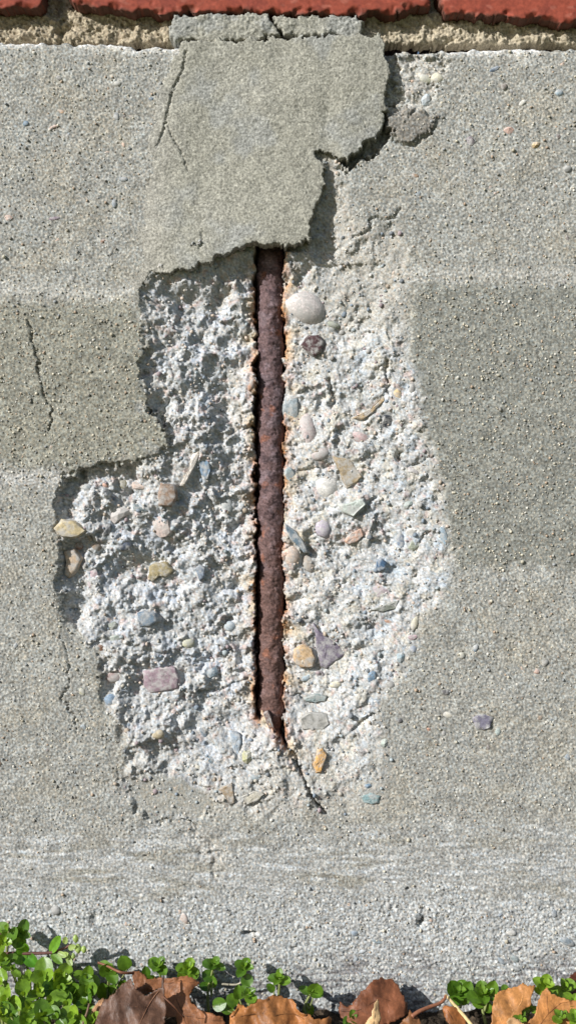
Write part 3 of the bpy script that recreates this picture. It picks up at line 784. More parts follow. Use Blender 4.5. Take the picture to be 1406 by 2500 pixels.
def stone(px, py, w, hgt, rgb, kind='a', rot=None, proud=0.22, name='stone'):
    me = srnd.choice(ANG if kind == 'a' else PEB)
    o = bpy.data.objects.new(name, me)
    COL.objects.link(o)
    dm = depth_at(px, py, max(w, hgt) * 0.35)
    th = 0.5 * min(w, hgt) * 0.75 * S
    rgb = tuple(int(0.88 * v + 0.12 * g) for v, g in zip(rgb, (172, 170, 166)))
    if kind == 'p' and srnd.random() < 0.55: kind = 'a'; me = srnd.choice(ANG)
    p = wall_xyz(np.float64(px), np.float64(py), np.float64(dm))
    o.location = (p[0], p[1] + th * (1 - 2 * proud) , p[2])
    o.scale = (w * 0.56 * S, th, hgt * 0.56 * S)
    o.rotation_euler = (srnd.uniform(-.15, .15), math.radians(rot if rot is not None else srnd.uniform(-25, 25)), srnd.uniform(-.15, .15))
    c = lin(*rgb)
    o.color = (c[0], c[1], c[2], 1)
    adopt(o, wall)
    return o

def build_shard(pts, rgb, rise=8, slope=(0, 0), name='stone', sink=10, parent=True):
    """angular stone traced by its outline: flat broken top, bevelled flanks, set into the paste"""
    p = np.asarray(pts, float)
    c = p.mean(0)
    rr = random.Random(int(c[0] * 7 + c[1]))
    fine = []
    for a, b in zip(p, np.roll(p, -1, 0)):
        for t in (0, 0.34, 0.67):
            fine.append(a + (b - a) * t + np.array([rr.gauss(0, 0.7), rr.gauss(0, 0.7)]))
    p = np.array(fine); n = len(p)
    dm = depth_at(c[0], c[1], np.ptp(p, 0).max() * 0.3)
    mm = S * 1000
    rings = []
    for sc, dz in ((1.06, sink), (1.0, -rise * 0.35), (0.985, -rise * 0.5), (0.90, -rise * 0.9), (0.87, -rise * 0.95), (0.6, -rise), (0.3, -rise * 1.02)):
        q = c + (p - c) * sc
        d = dm + (dz + slope[0] * (q[:, 0] - c[0]) + slope[1] * (q[:, 1] - c[1]) + np.array([rr.gauss(0, 0.75) for _ in range(n)])) * mm
        rings.append(wall_xyz(q[:, 0], q[:, 1], d))
    V = np.concatenate(rings + [wall_xyz(c[None, 0], c[None, 1], np.array([dm - rise * 1.05 * mm]))])
    Qs = []
    for k in range(len(rings) - 1):
        for i in range(n):
            j = (i + 1) % n
            Qs.append((k * n + i, (k + 1) * n + i, (k + 1) * n + j, k * n + j))
    k = len(rings) - 1
    T = [(k * n + i, len(V) - 1, k * n + (i + 1) % n) for i in range(n)]
    o = obj(name, mesh_np(name, V, Qs, smooth=True, tris=T), M_STONE, wall if parent else None)
    rgb = tuple(int(0.92 * v + 0.08 * g) for v, g in zip(rgb, (172, 170, 166)))
    cc = lin(*rgb)
    o.color = (cc[0], cc[1], cc[2], 1)
    return o

STUB = None
for a_, k_ in SHARDS:
    o_ = build_shard(*a_, **k_)
    if k_.get('name') == 'iron_stub': STUB = o_
for pts_, rz in (([(642, 1748), (654, 1742), (664, 1768), (672, 1792), (660, 1788), (650, 1770)], 7), ([(672, 1778), (684, 1770), (692, 1792), (696, 1816), (682, 1806)], 8)):
    fl = build_shard(pts_, (104, 74, 64), rz, name='rust_flake', parent=False)
    fl.data.materials.clear(); fl.data.materials.append(M_STONE); adopt(fl, bar)
tag(STUB, 'dark rusty iron stub poking out of the pale concrete beside the bar', 'iron stub')
for s_ in STONES:
    stone(s_[0], s_[1], s_[2], s_[3], s_[4], s_[5], -s_[6] if s_[6] else None, proud=0.25 if 130 < s_[0] < 1110 and 400 < s_[1] < 1990 else 0.30)
# the other pebbles one can pick out of the face
palette = [GREY, (128, 134, 138), (176, 170, 154), (150, 128, 108), (118, 118, 116), (186, 182, 170), (140, 150, 158), (188, 160, 140), (110, 100, 96)]
cnt = 0
while cnt < 120:
    px, py = srnd.uniform(-20, 1425), srnd.uniform(140, 2420)
    i, j = int((py - 40) / STEP), int((px + 420) / STEP)
    if sd_cav[i, j] < 6 or sd_patch_f[i, j] < 10: continue
    if m_skim[i, j] > 0.4 and srnd.random() < 0.85: continue
    if 1980 < py < 2180: continue
    d_ = srnd.uniform(9, 17)
    stone(px, py, d_, d_ * srnd.uniform(0.6, 1.0), srnd.choice(palette), srnd.choice('pa'), srnd.uniform(-80, 80), proud=0.14)
    cnt += 1

# ------------------------------------------------------------------ loose sand grains standing out of the face (beyond counting)
bm = bmesh.new(); bmesh.ops.create_icosphere(bm, subdivisions=1, radius=1)
ico_v = np.array([v.co[:] for v in bm.verts]); ico_f = np.array([[v.index for v in f.verts] for f in bm.faces]); bm.free()
def grains(name, n, accept, rmin, rmax, cols, seed, parent, dfun=None):
    r = np.random.default_rng(seed)
    xs_ = r.uniform(-60, 1470, n * 4); ys_ = r.uniform(115, 2440, n * 4)
    i = ((ys_ - 40) / STEP).astype(int); j = ((xs_ + 420) / STEP).astype(int)
    ok = accept(i, j, r.uniform(0, 1, n * 4)); i, j, xs_, ys_ = i[ok][:n], j[ok][:n], xs_[ok][:n], ys_[ok][:n]
    n = len(xs_)
    rad = rmin + (rmax - rmin) * r.beta(1.2, 3.5, n)
    cen = wall_xyz(xs_, ys_, depth[i, j] + rad * S * 1000 * r.uniform(-0.4, 0.35, n))
    sc = rad[:, None] * S * r.uniform(0.7, 1.25, (n, 3))
    Vv = (cen[:, None, :] + ico_v[None] * sc[:, None, :] * (1 + 0.12 * r.standard_normal((n, len(ico_v), 1)))).reshape(-1, 3)
    F = (ico_f[None] + (np.arange(n) * len(ico_v))[:, None, None]).reshape(-1, 3)
    pal = np.array([lin(*c) for c in cols], np.float32)
    c = pal[r.integers(0, len(pal), n)] * r.uniform(0.85, 1.15, (n, 1))
    o = obj(name, mesh_np(name, Vv, None, np.repeat(c, len(ico_v), 0), tris=F), M_GRAIN, parent)
    o['kind'] = 'stuff'
    return o
def acc_face(i, j, u):
    s_ = m_skim[i, j]; f_ = m_foot[i, j]; b_ = m_bot[i, j] * (1 - f_)
    p = 0.45 + 0.55 * s_ - 0.4 * b_
    return (sd_cav[i, j] > 3) & (sd_patch_f[i, j] > 3) & (u < p)
grains('sand_grains', 8000, acc_face, 1.2, 5.0, [(188, 182, 164), (198, 190, 172), (170, 162, 144), (136, 132, 124), (204, 200, 190), (170, 150, 130), (144, 146, 146)], 91, wall)
def acc_core(i, j, u):
    return (sd_cav[i, j] < -6) & (sd_gro[i, j] > 4) & (depth[i, j] < 20)
grains('paste_crumbs', 1800, acc_core, 1.6, 6.5, [(198, 194, 186), (206, 202, 196), (186, 180, 170), (176, 176, 176), (196, 180, 166)], 92, wall)

grains('stone_fragments', 900, acc_core, 2.5, 9.0, [(128, 138, 148), (150, 148, 144), (170, 156, 140), (150, 136, 138), (116, 120, 124), (186, 180, 168), (158, 166, 168)], 93, wall).data.materials[0] = M_GRAIN

# ------------------------------------------------------------------ ground
gxs = np.concatenate([np.linspace(-40, -0.5, 24)[:-1], np.linspace(-0.5, 0.5, 260), np.linspace(0.5, 40, 24)[1:]])
gys = np.concatenate([np.linspace(-60, -0.3, 24)[:-1], np.linspace(-0.3, 0.03, 110)])
X, Y = np.meshgrid(gxs, gys)
r = np.random.default_rng(3)
near = (np.abs(X) < 0.49) & (Y > -0.29)
Z = np.where(near, -0.002 + r.normal(0, 0.0014, X.shape), -0.003)
gc = np.broadcast_to(np.array(lin(62, 52, 42), np.float32), X.shape + (3,)) * r.uniform(0.5, 1.5, X.shape + (1,))
gc = np.where(near[..., None], gc, np.array(lin(96, 100, 62), np.float32))
hh, ww = X.shape
idd = np.arange(hh * ww).reshape(hh, ww)
gq = np.stack([idd[:-1, :-1], idd[:-1, 1:], idd[1:, 1:], idd[1:, :-1]], -1).reshape(-1, 4)
ground = obj('ground', mesh_np('ground', np.stack([X, Y, Z], -1).reshape(-1, 3), gq, gc.reshape(-1, 3)), M_SOIL)
tag(ground, 'dark soil strip at the foot of the wall', 'ground', kind='structure')

# ------------------------------------------------------------------ plants
def leaf_mat(name, trans=0.35, rough=0.38, spec=0.5):
    m, nt, b = new_mat(name)
    L = nt.links.new
    oi = nd(nt, 'ShaderNodeObjectInfo')
    geo = nd(nt, 'ShaderNodeNewGeometry')
    n1 = nd(nt, 'ShaderNodeTexNoise', i_Scale=420.0, i_Detail=3.0)
    L(geo.outputs['Position'], n1.inputs['Vector'])
    mr = nd(nt, 'ShaderNodeMapRange', i_1=0.3, i_2=0.7, i_3=0.75, i_4=1.25)
    L(n1.outputs['Fac'], mr.inputs[0])
    sc = nd(nt, 'ShaderNodeVectorMath', operation='SCALE')
    L(oi.outputs['Color'], sc.inputs[0]); L(mr.outputs[0], sc.inputs['Scale'])
    L(sc.outputs[0], b.inputs['Base Color'])
    b.inputs['Roughness'].default_value = rough
    b.inputs['Specular IOR Level'].default_value = spec
    bp = nd(nt, 'ShaderNodeBump', i_Strength=0.35, i_Distance=0.0004)
    L(n1.outputs['Fac'], bp.inputs['Height']); L(bp.outputs[0], b.inputs['Normal'])
    tr = nd(nt, 'ShaderNodeBsdfTranslucent')
    hs = nd(nt, 'ShaderNodeVectorMath', operation='MULTIPLY')
    hs.inputs[1].default_value = (1.5, 1.25, 0.6)
    L(sc.outputs[0], hs.inputs[0]); L(hs.outputs[0], tr.inputs['Color'])
    ms = nd(nt, 'ShaderNodeMixShader', i_0=trans)
    L(b.outputs[0], ms.inputs[1]); L(tr.outputs[0], ms.inputs[2])
    L(ms.outputs[0], nt.nodes['Material Output'].inputs['Surface'])
    return m
M_GREEN = leaf_mat('chickweed_leaf')
M_STEM = leaf_mat('plant_stem', trans=0.05, rough=0.6)

def green_leaf(seed, roundness):
    """oval leaf along +Y from its stalk at the origin, 1 long, folded on the midrib and cupped"""
    r = random.Random(seed)
    nu, nv = 10, 7
    fold, bend, twist = r.uniform(0.15, 0.4), r.uniform(-0.35, 0.5), r.uniform(-.15, .15)
    V = []
    for i in range(nu):
        t = i / (nu - 1)
        wd = roundness * 0.5 * math.sqrt(max(0.0, 1 - (2 * (t * 0.985 + 0.01) ** 0.9 - 1) ** 2))
        for j in range(nv):
            s_ = (j / (nv - 1) - 0.5) * 2
            V.append((wd * s_ + twist * t * t * 0.2, t, fold * wd * abs(s_) ** 1.4 * 0.9 - bend * t * t * 0.45 - 0.03 * math.exp(-(s_ * 5) ** 2) + twist * t * s_ * 0.3))
    F = [(i * nv + j, i * nv + j + 1, (i + 1) * nv + j + 1, (i + 1) * nv + j) for i in range(nu - 1) for j in range(nv - 1)]
    me = mesh_np('leaf', V, F)
    me.materials.append(M_GREEN)
    return me
LEAVES = [green_leaf(q, w_) for q, w_ in enumerate((0.85, 0.95, 0.75, 0.9, 1.0, 0.7))]
LONGLEAF = green_leaf(50, 0.5)
prnd = random.Random(21)
def place_leaf(root, base, direction, normal, size, rgb, me=None, name='leaf'):
    y = Vector(direction).normalized()
    z = Vector(normal) - y * y.dot(Vector(normal))
    z = z.normalized() if z.length > 1e-4 else y.orthogonal().normalized()
    x = y.cross(z)
    M = Matrix((x, y, z)).transposed().to_4x4()
    o = bpy.data.objects.new(name, me or prnd.choice(LEAVES))
    COL.objects.link(o)
    o.matrix_world = Matrix.Translation(base) @ M @ Matrix.Scale(size, 4)
    loc, rot, sc = o.matrix_world.decompose()
    o.location, o.rotation_mode, o.rotation_quaternion, o.scale = loc, 'QUATERNION', rot, sc
    c = lin(*rgb)
    o.color = (c[0], c[1], c[2], 1)
    adopt(o, root)
    return o
def stem(root, pts, r0, r1, rgb, name='stem'):
    P = [Vector(p) for p in pts]
    out = []
    n = len(P)
    for k in range(n - 1):
        p0, p1, p2, p3 = P[max(0, k - 1)], P[k], P[k + 1], P[min(n - 1, k + 2)]
        for t in np.linspace(0, 1, 6)[: (6 if k == n - 2 else 5)]:
            out.append(0.5 * ((2 * p1) + (p2 - p0) * t + (2 * p0 - 5 * p1 + 4 * p2 - p3) * t * t + (3 * p1 - p0 - 3 * p2 + p3) * t ** 3))
    rad = np.linspace(r0, r1, len(out))
    o = tube_field(name, [tuple(v) for v in out], rad, 7, np.zeros((len(out), 7)), None, M_STEM, root)
    c = lin(*rgb)
    o.color = (c[0], c[1], c[2], 1)
    return o
def gcol(light=0.0):
    k = prnd.uniform(-1, 1)
    return (int(92 + 16 * k + 38 * light), int(128 + 16 * k + 34 * light), int(40 + 6 * k + 10 * light))

def sprig(px, py, y, size, label, pairs=4, light=0.0, axis=(0.0, -0.55, 0.8), root_px=None, lower=(), stemcol=(120, 128, 70), group=None):
    """chickweed shoot: a stem out of the soil, a rosette of paired leaves at (px, py), a few leaves lower down"""
    top = at(px, py, y)
    size *= 1.03
    rx = root_px if root_px is not None else px + prnd.uniform(-14, 14)
    foot = at(rx, BASE_PY, min(y - 0.004, -0.006)); foot.z = -0.001
    root = tag(empty('chickweed', foot), label, 'plant', group)
    ax = Vector(axis).normalized()
    ax = (ax + Vector((prnd.uniform(-.2, .2), 0, prnd.uniform(-.1, .1)))).normalized()
    mid = foot.lerp(top, 0.5) + Vector((prnd.uniform(-.004, .004), 0.001, 0))
    stem(root, [foot, mid, top - ax * size * 0.15, top + ax * size * 0.05], 0.0009, 0.0006, stemcol)
    e1 = ax.orthogonal().normalized(); e2 = ax.cross(e1)
    a0 = prnd.uniform(0, 3.14)
    for k in range(pairs):
        f = k / max(1, pairs - 1)                       # 0 outer .. 1 inner
        sz = size * (1.0 - 0.55 * f) * prnd.uniform(0.88, 1.1)
        up = 0.25 + 1.3 * f
        for s_ in (0, 1):
            a = a0 + k * 1.62 + s_ * math.pi + prnd.uniform(-.25, .25)
            d = (e1 * math.cos(a) + e2 * math.sin(a)) + ax * up
            b = top + ax * (f - 0.55) * size * 0.32
            place_leaf(root, b, d, ax * 1.0 - (e1 * math.cos(a) + e2 * math.sin(a)) * up * 0.6, sz, gcol(light + 0.25 * f))
    for lx, ly, sz, ang in lower:
        p = at(lx, ly, y - 0.001)
        d = Vector((math.sin(math.radians(ang)), -0.25, math.cos(math.radians(ang))))
        b = p - d.normalized() * sz * 0.5
        place_leaf(root, b, d, (0.05, -1, 0.45), sz, gcol(light))
        stem(root, [foot.lerp(top, 0.45), foot.lerp(top, 0.45).lerp(b, 0.6), b], 0.0005, 0.0004, stemcol)
    return root

G1 = 'chickweed shoots along the wall foot'
sprig(388, 2358, -0.012, 0.0076, 'small chickweed shoot above the lobed end of the orange-brown oak leaf', 4, 0.0, lower=((357, 2372, 0.006, -10), (372, 2392, 0.0075, 20)), root_px=392)
sprig(460, 2364, -0.013, 0.0070, 'bright pale-tipped chickweed shoot right above the orange-brown oak leaf', 4, 0.5, lower=((450, 2380, 0.009, -15), (476, 2378, 0.006, 30)), root_px=455)
sprig(522, 2356, -0.011, 0.0066, 'dark chickweed shoot of two tiers behind the tip of the orange-brown oak leaf', 4, -0.3, lower=((508, 2382, 0.007, -60), (516, 2398, 0.007, 10), (500, 2408, 0.006, -70)), root_px=512)
sprig(596, 2362, -0.014, 0.0068, 'chickweed shoot on a thin stem with a long shadow beside it', 4, 0.0, lower=((603, 2394, 0.007, 150),), root_px=600)
sprig(606, 2428, -0.026, 0.0072, 'low chickweed shoot at the left end of the crumpled leaf', 3, 0.1, lower=((583, 2424, 0.008, -5), (568, 2442, 0.0075, -40), (554, 2458, 0.008, -60), (536, 2452, 0.008, 70)), root_px=596)
sprig(682, 2390, -0.013, 0.0068, 'leaning chickweed shoot above the crumpled brown leaf', 4, 0.1, lower=((661, 2412, 0.006, -40),), root_px=655)
sprig(758, 2424, -0.012, 0.0074, 'lone two-leaved chickweed shoot between crumpled leaf and curled leaf', 2, 0.2, lower=((753, 2466, 0.007, 160), (770, 2414, 0.009, 12)), root_px=752)
sprig(1118, 2422, -0.010, 0.0085, 'dense chickweed rosette behind the pale grass straw', 5, -0.1, lower=((1106, 2412, 0.0095, -20), (1132, 2440, 0.007, 70), (1140, 2412, 0.008, 25)), root_px=1128)
sprig(1178, 2428, -0.014, 0.0088, 'bushy chickweed rosette next to the pointed tan oak leaf', 5, 0.25, lower=((1200, 2412, 0.0085, 20), (1166, 2448, 0.007, -80), (1190, 2460, 0.006, 160)), root_px=1186)
sprig(1330, 2408, -0.022, 0.0082, 'bright lime chickweed tip hanging over the tan oak leaves', 4, 0.8, lower=((1350, 2426, 0.006, 120), (1356, 2448, 0.0065, 165), (1316, 2418, 0.006, -70)), root_px=1345)
sprig(1294, 2463, -0.026, 0.0052, 'tiny chickweed shoot between the two tan oak leaves', 2, 0.4, root_px=1290)
sprig(1236, 2422, -0.008, 0.0048, 'tiny chickweed tip peeping over the tan oak leaf', 2, 0.3, root_px=1240)
sprig(1376, 2412, -0.014, 0.0070, 'pale-leaved chickweed shoot before the dark brown leaf', 3, 0.6, root_px=1385)
sprig(1398, 2448, -0.028, 0.0064, 'chickweed shoot on a branching stalk over the tan oak leaf', 3, 0.5, lower=((1388, 2452, 0.006, -30),), root_px=1398)
sprig(1366, 2482, -0.036, 0.0058, 'small chickweed tuft lying on the broad tan oak leaf', 3, 0.2, root_px=1368)
sprig(1402, 2486, -0.038, 0.0066, 'chickweed tuft at the foot of the branching stalk', 4, 0.3, root_px=1405)
sprig(862, 2488, -0.024, 0.0066, 'chickweed tuft squeezed under the curled brown leaf', 3, -0.2, root_px=866)
sprig(1268, 2490, -0.034, 0.0060, 'chickweed tuft under the edge of the pointed tan oak leaf', 3, 0.1, root_px=1268)
sprig(266, 2372, -0.018, 0.0085, 'chickweed shoot with one upright round leaf beside the reddish leaf stalk', 2, 0.2, lower=((264, 2368, 0.0095, 0), (304, 2352, 0.0085, -20), (253, 2420, 0.009, -8), (274, 2422, 0.009, 12), (302, 2404, 0.006, 10)), root_px=258)
# the dense mat at the left, shoot by shoot
mat_spots = [(20, 2272, -0.016, .0088), (52, 2282, -0.014, .0078), (8, 2300, -0.02, .0075), (12, 2345, -0.022, .0070), (30, 2365, -0.026, .0060), (10, 2400, -0.030, .0085),
             (72, 2388, -0.024, .0068), (108, 2385, -0.024, .0096), (146, 2392, -0.024, .0096), (145, 2415, -0.028, .0100), (180, 2425, -0.026, .0090), (213, 2388, -0.020, .0085),
             (215, 2420, -0.026, .0088), (20, 2440, -0.036, .0092), (60, 2428, -0.034, .0080), (95, 2420, -0.032, .0074), (122, 2445, -0.036, .0090), (165, 2452, -0.034, .0080),
             (215, 2450, -0.032, .0082), (30, 2480, -0.044, .0088), (75, 2462, -0.040, .0070), (105, 2482, -0.044, .0094), (140, 2484, -0.044, .0078), (182, 2482, -0.042, .0084),
             (70, 2496, -0.046, .0080), (5, 2472, -0.042, .0082), (228, 2492, -0.040, .0076), (250, 2480, -0.034, .0070)]
for px, py, y, sz in mat_spots:
    tall = py < 2310
    sprig(px, py, y, sz, 'leafy chickweed shoot rising highest against the wall' if tall else 'chickweed shoot in the dense green mat at the wall foot',
          prnd.choice((2, 3, 3)), prnd.choice((-0.1, 0.2, 0.4, 0.7)), axis=(prnd.uniform(-.4, .4), -0.8, 0.6), root_px=px + prnd.uniform(-10, 10),
          group='tall chickweed shoots' if tall else 'chickweed mat')
# creeping flowering stem
yb = -0.016
root = tag(empty('chickweed', at(-30, BASE_PY, -0.02)), 'trailing reddish chickweed stem ending in pale green flower buds', 'plant')
stem(root, [at(-40, 2450, -0.022), at(-60, 2340, yb), at(20, 2328, yb), at(70, 2328, yb), at(124, 2326, yb), at(150, 2318, yb), at(176, 2306, yb)], 0.0011, 0.0007, (96, 60, 52))
stem(root, [at(50, 2328, yb), at(40, 2306, yb), at(10, 2284, yb), at(-10, 2276, yb)], 0.0008, 0.0005, (92, 74, 48))
place_leaf(root, at(124, 2325, yb), (0.55, -0.1, 0.85), (-.3, -1, .4), 0.0115, (104, 150, 44), LONGLEAF)
place_leaf(root, at(126, 2328, yb), (0.75, -0.3, -.5), (.1, -1, .6), 0.0085, (112, 150, 60), LONGLEAF)
place_leaf(root, at(62, 2330, yb), (-.3, -.3, .9), (.2, -1, .3), 0.0075, (104, 156, 36))
place_leaf(root, at(62, 2332, yb), (.8, -.4, -.5), (0, -1, .5), 0.0090, (84, 140, 36))
place_leaf(root, at(48, 2318, yb), (.2, -.4, -.9), (0.3, -1, .2), 0.0080, (96, 148, 36))
for bx_, by_, a_ in ((166, 2300, 20), (176, 2312, 60), (150, 2322, 100), (172, 2330, 140), (158, 2330, 60)):
    place_leaf(root, at(bx_ - 8, by_ + 4, yb - 0.002), (math.sin(math.radians(a_)), -.5, math.cos(math.radians(a_))), (0, -1, .3), 0.0062, (158, 178, 110), LONGLEAF)
bud_me = None
for bx_, by_, w_, h_ in ((186, 2292, 13, 17), (192, 2316, 16, 20), (206, 2318, 13, 15), (168, 2336, 11, 13), (180, 2334, 11, 12)):
    o = bpy.data.objects.new('flower_bud', bud_me or PEB[2].copy())
    if bud_me is None:
        bud_me = o.data; bud_me.materials.clear(); bud_me.materials.append(M_GREEN)
    COL.objects.link(o)
    o.location = at(bx_, by_, yb - 0.003); o.scale = (w_ * .5 * S, w_ * .5 * S, h_ * .55 * S)
    c = lin(176, 198, 118); o.color = (*c, 1)
    adopt(o, root)

# ------------------------------------------------------------------ dead leaves
def dead_mat():
    m, nt, b = new_mat('dead_leaf')
    L = nt.links.new
    oi = nd(nt, 'ShaderNodeObjectInfo')
    geo = nd(nt, 'ShaderNodeNewGeometry')
    n1 = nd(nt, 'ShaderNodeTexNoise', i_Scale=110.0, i_Detail=6.0, i_Roughness=0.65)
    n2 = nd(nt, 'ShaderNodeTexNoise', i_Scale=700.0, i_Detail=3.0)
    n3 = nd(nt, 'ShaderNodeTexVoronoi', i_Scale=330.0, feature='DISTANCE_TO_EDGE')
    for n in (n1, n2, n3): L(geo.outputs['Position'], n.inputs['Vector'])
    mr = nd(nt, 'ShaderNodeMapRange', i_1=0.32, i_2=0.68, i_3=0.45, i_4=1.45)
    L(n1.outputs['Fac'], mr.inputs[0])
    mr2 = nd(nt, 'ShaderNodeMapRange', i_1=0.3, i_2=0.7, i_3=0.85, i_4=1.15)
    L(n2.outputs['Fac'], mr2.inputs[0])
    mu = nd(nt, 'ShaderNodeMath', operation='MULTIPLY')
    L(mr.outputs[0], mu.inputs[0]); L(mr2.outputs[0], mu.inputs[1])
    sc = nd(nt, 'ShaderNodeVectorMath', operation='SCALE')
    L(oi.outputs['Color'], sc.inputs[0]); L(mu.outputs[0], sc.inputs['Scale'])
    L(sc.outputs[0], b.inputs['Base Color'])
    b.inputs['Roughness'].default_value = 0.5
    b.inputs['Specular IOR Level'].default_value = 0.4
    sm = nd(nt, 'ShaderNodeMath', operation='SMOOTH_MIN', i_1=0.08, i_2=0.05)
    L(n3.outputs['Distance'], sm.inputs[0])
    ad = nd(nt, 'ShaderNodeMath', operation='MULTIPLY_ADD', i_1=0.5)
    L(n2.outputs['Fac'], ad.inputs[0]); L(sm.outputs[0], ad.inputs[2])
    bp = nd(nt, 'ShaderNodeBump', i_Strength=0.6, i_Distance=0.0008)
    L(ad.outputs[0], bp.inputs['Height']); L(bp.outputs[0], b.inputs['Normal'])
    tr = nd(nt, 'ShaderNodeBsdfTranslucent')
    L(sc.outputs[0], tr.inputs['Color'])
    ms = nd(nt, 'ShaderNodeMixShader', i_0=0.18)
    L(b.outputs[0], ms.inputs[1]); L(tr.outputs[0], ms.inputs[2])
    L(ms.outputs[0], nt.nodes['Material Output'].inputs['Surface'])
    return m
M_DEAD = dead_mat()

def dead_leaf(pts, rgb, y0, lean, label, veins=(), crumple=1.0, curl=0.0, seed=0, stalk=None, vein_rgb=None, name='dead_leaf', cat='leaf', step=3.0, group=None):
    """fallen leaf: traced outline on a leaning plane y0 in front of the wall, curled and crumpled, 0.35 mm thick"""
    p = np.asarray(pts, float)
    c = np.array([p[:, 0].mean(), p[:, 1].mean()])
    x = np.arange(p[:, 0].min() - 8, p[:, 0].max() + 8, step); y = np.arange(p[:, 1].min() - 8, p[:, 1].max() + 8, step)
    X, Y = np.meshgrid(x, y); sh = X.shape
    sd = sdf(pts, X + 1.0 * fnoise(16, seed + 2, shape=sh), Y + 1.0 * fnoise(16, seed + 3, shape=sh))
    gy, gx = np.gradient(sd, step)
    gl = np.maximum(gx * gx + gy * gy, 0.25)
    inq = (sd[:-1, :-1] + sd[1:, :-1] + sd[1:, 1:] + sd[:-1, 1:]) / 4 < 0
    mv = np.where(sd > 0, np.clip(sd, 0, step * 1.3), 0)
    X2, Y2 = X - mv * gx / gl, Y - mv * gy / gl
    k = S * (DIST + y0) / DIST
    c0 = at(c[0], c[1], y0)
    n_ = crumple * (7.0 * fnoise(95, seed + 5, shape=sh) + 2.6 * fnoise(42, seed + 6, shape=sh) + 0.5 * fnoise(14, seed + 7, shape=sh))
    rx = (p[:, 0].max() - p[:, 0].min()) * 0.5
    off = lean * -(Y - c[1]) + n_ + curl * 30 * (((X - c[0]) / rx) ** 2 - 0.3)
    # edges roll
    off = off + 4.0 * crumple * sstep(-14, 0, sd) * np.sign(fnoise(80, seed + 8, shape=sh))
    def vgroove():
        return 0
    hh, ww = sh
    P = np.stack([c0.x + (X2 - c[0]) * k, c0.y + off * k, c0.z + (c[1] - Y2) * k], -1)
    P[..., 2] = np.maximum(P[..., 2], 0.0006)
    idd = np.arange(hh * ww).reshape(hh, ww)
    q = np.stack([idd[:-1, :-1], idd[1:, :-1], idd[1:, 1:], idd[:-1, 1:]], -1).reshape(-1, 4)[inq.ravel()]
    u, inv = np.unique(q, return_inverse=True)
    root = tag(empty(name, (c0.x, float(P.reshape(-1, 3)[u][:, 1].min()), 0)), label, cat, group)
    o = obj('blade', mesh_np('blade', P.reshape(-1, 3)[u], inv.reshape(-1, 4)), M_DEAD, root)
    so = o.modifiers.new('thickness', 'SOLIDIFY'); so.thickness = 0.00035; so.offset = 0
    cc = lin(*rgb); o.color = (*cc, 1)
    def on(px, py, lift=0.0):
        i = int(np.clip(round((py - y[0]) / step), 0, hh - 1)); j = int(np.clip(round((px - x[0]) / step), 0, ww - 1))
        v = P[i, j]
        return Vector((c0.x + (px - c[0]) * k, v[1] - lift, max(c0.z + (c[1] - py) * k, 0.0008)))
    vr = vein_rgb or tuple(int(v * 0.72) for v in rgb)
    for vp, wd in veins:
        pts3 = []
        for (a, b) in zip(vp[:-1], vp[1:]):
            for t in np.linspace(0, 1, 5)[:-1]:
                pts3.append(on(a[0] + (b[0] - a[0]) * t, a[1] + (b[1] - a[1]) * t, 0.0001))
        pts3.append(on(vp[-1][0], vp[-1][1], 0.0001))
        vo = tube_field('vein', [tuple(v) for v in pts3], np.linspace(wd, wd * 0.5, len(pts3)) * S, 6, np.zeros((len(pts3), 6)), None, M_DEAD, o)
        vc = lin(*vr); vo.color = (*vc, 1)
    if stalk:
        pts3 = [on(stalk[0][0], stalk[0][1])] + [at(a, b, y0 + dy) for a, b, dy in stalk[1:]]
        st = stem(root, pts3, 0.0008, 0.0006, (122, 76, 52), 'stalk')
    return root

dead_leaf([(318, 2386), (342, 2389), (355, 2402), (382, 2400), (405, 2399), (453, 2395), (470, 2400), (487, 2412), (470, 2422), (463, 2434), (467, 2447),
           (496, 2459), (527, 2465), (548, 2474), (551, 2486), (538, 2502), (522, 2545), (442, 2545), (438, 2500), (430, 2473), (408, 2474), (395, 2440), (384, 2420),
           (362, 2436), (342, 2432), (329, 2425), (322, 2405)],
          (150, 98, 62), -0.030, 0.75, 'smooth orange-brown lobed oak leaf partly under a darker leaf', crumple=0.55, seed=700,
          veins=([[(404, 2412), (440, 2404), (472, 2408)], 1.3], [[(430, 2440), (450, 2470), (500, 2474), (545, 2480)], 1.4], [[(450, 2470), (480, 2520)], 1.2]),
          stalk=[(320, 2390), (296, 2374, 0.004), (262, 2358, 0.010), (240, 2350, 0.012)])
dead_leaf([(396, 2393), (400, 2412), (402, 2436), (408, 2473), (397, 2510), (386, 2560), (270, 2560), (226, 2530), (236, 2490), (247, 2456), (282, 2425),
           (314, 2405), (334, 2428), (356, 2440), (390, 2420), (393, 2400)],
          (100, 72, 56), -0.040, 0.7, 'dark blotchy brown oak leaf lying over the orange-brown one', crumple=0.75, seed=720,
          veins=([[(394, 2418), (360, 2462), (330, 2510), (310, 2550)], 1.6], [[(360, 2462), (320, 2456), (290, 2450)], 1.0], [[(345, 2485), (372, 2500), (384, 2520)], 1.0]),
          vein_rgb=(122, 86, 64))
dead_leaf([(560, 2484), (576, 2469), (601, 2463), (630, 2450), (669, 2449), (698, 2453), (724, 2460), (724, 2470), (760, 2480), (786, 2484), (803, 2481), (808, 2493),
           (818, 2530), (780, 2560), (600, 2560), (566, 2530)],
          (158, 104, 58), -0.034, 0.85, 'crumpled golden-brown dead leaf at the foot of the wall', crumple=1.35, seed=745,
          veins=([[(575, 2484), (640, 2478), (700, 2480), (770, 2494)], 1.4], [[(640, 2478), (660, 2460)], 1.0], [[(690, 2480), (720, 2520)], 1.0]))
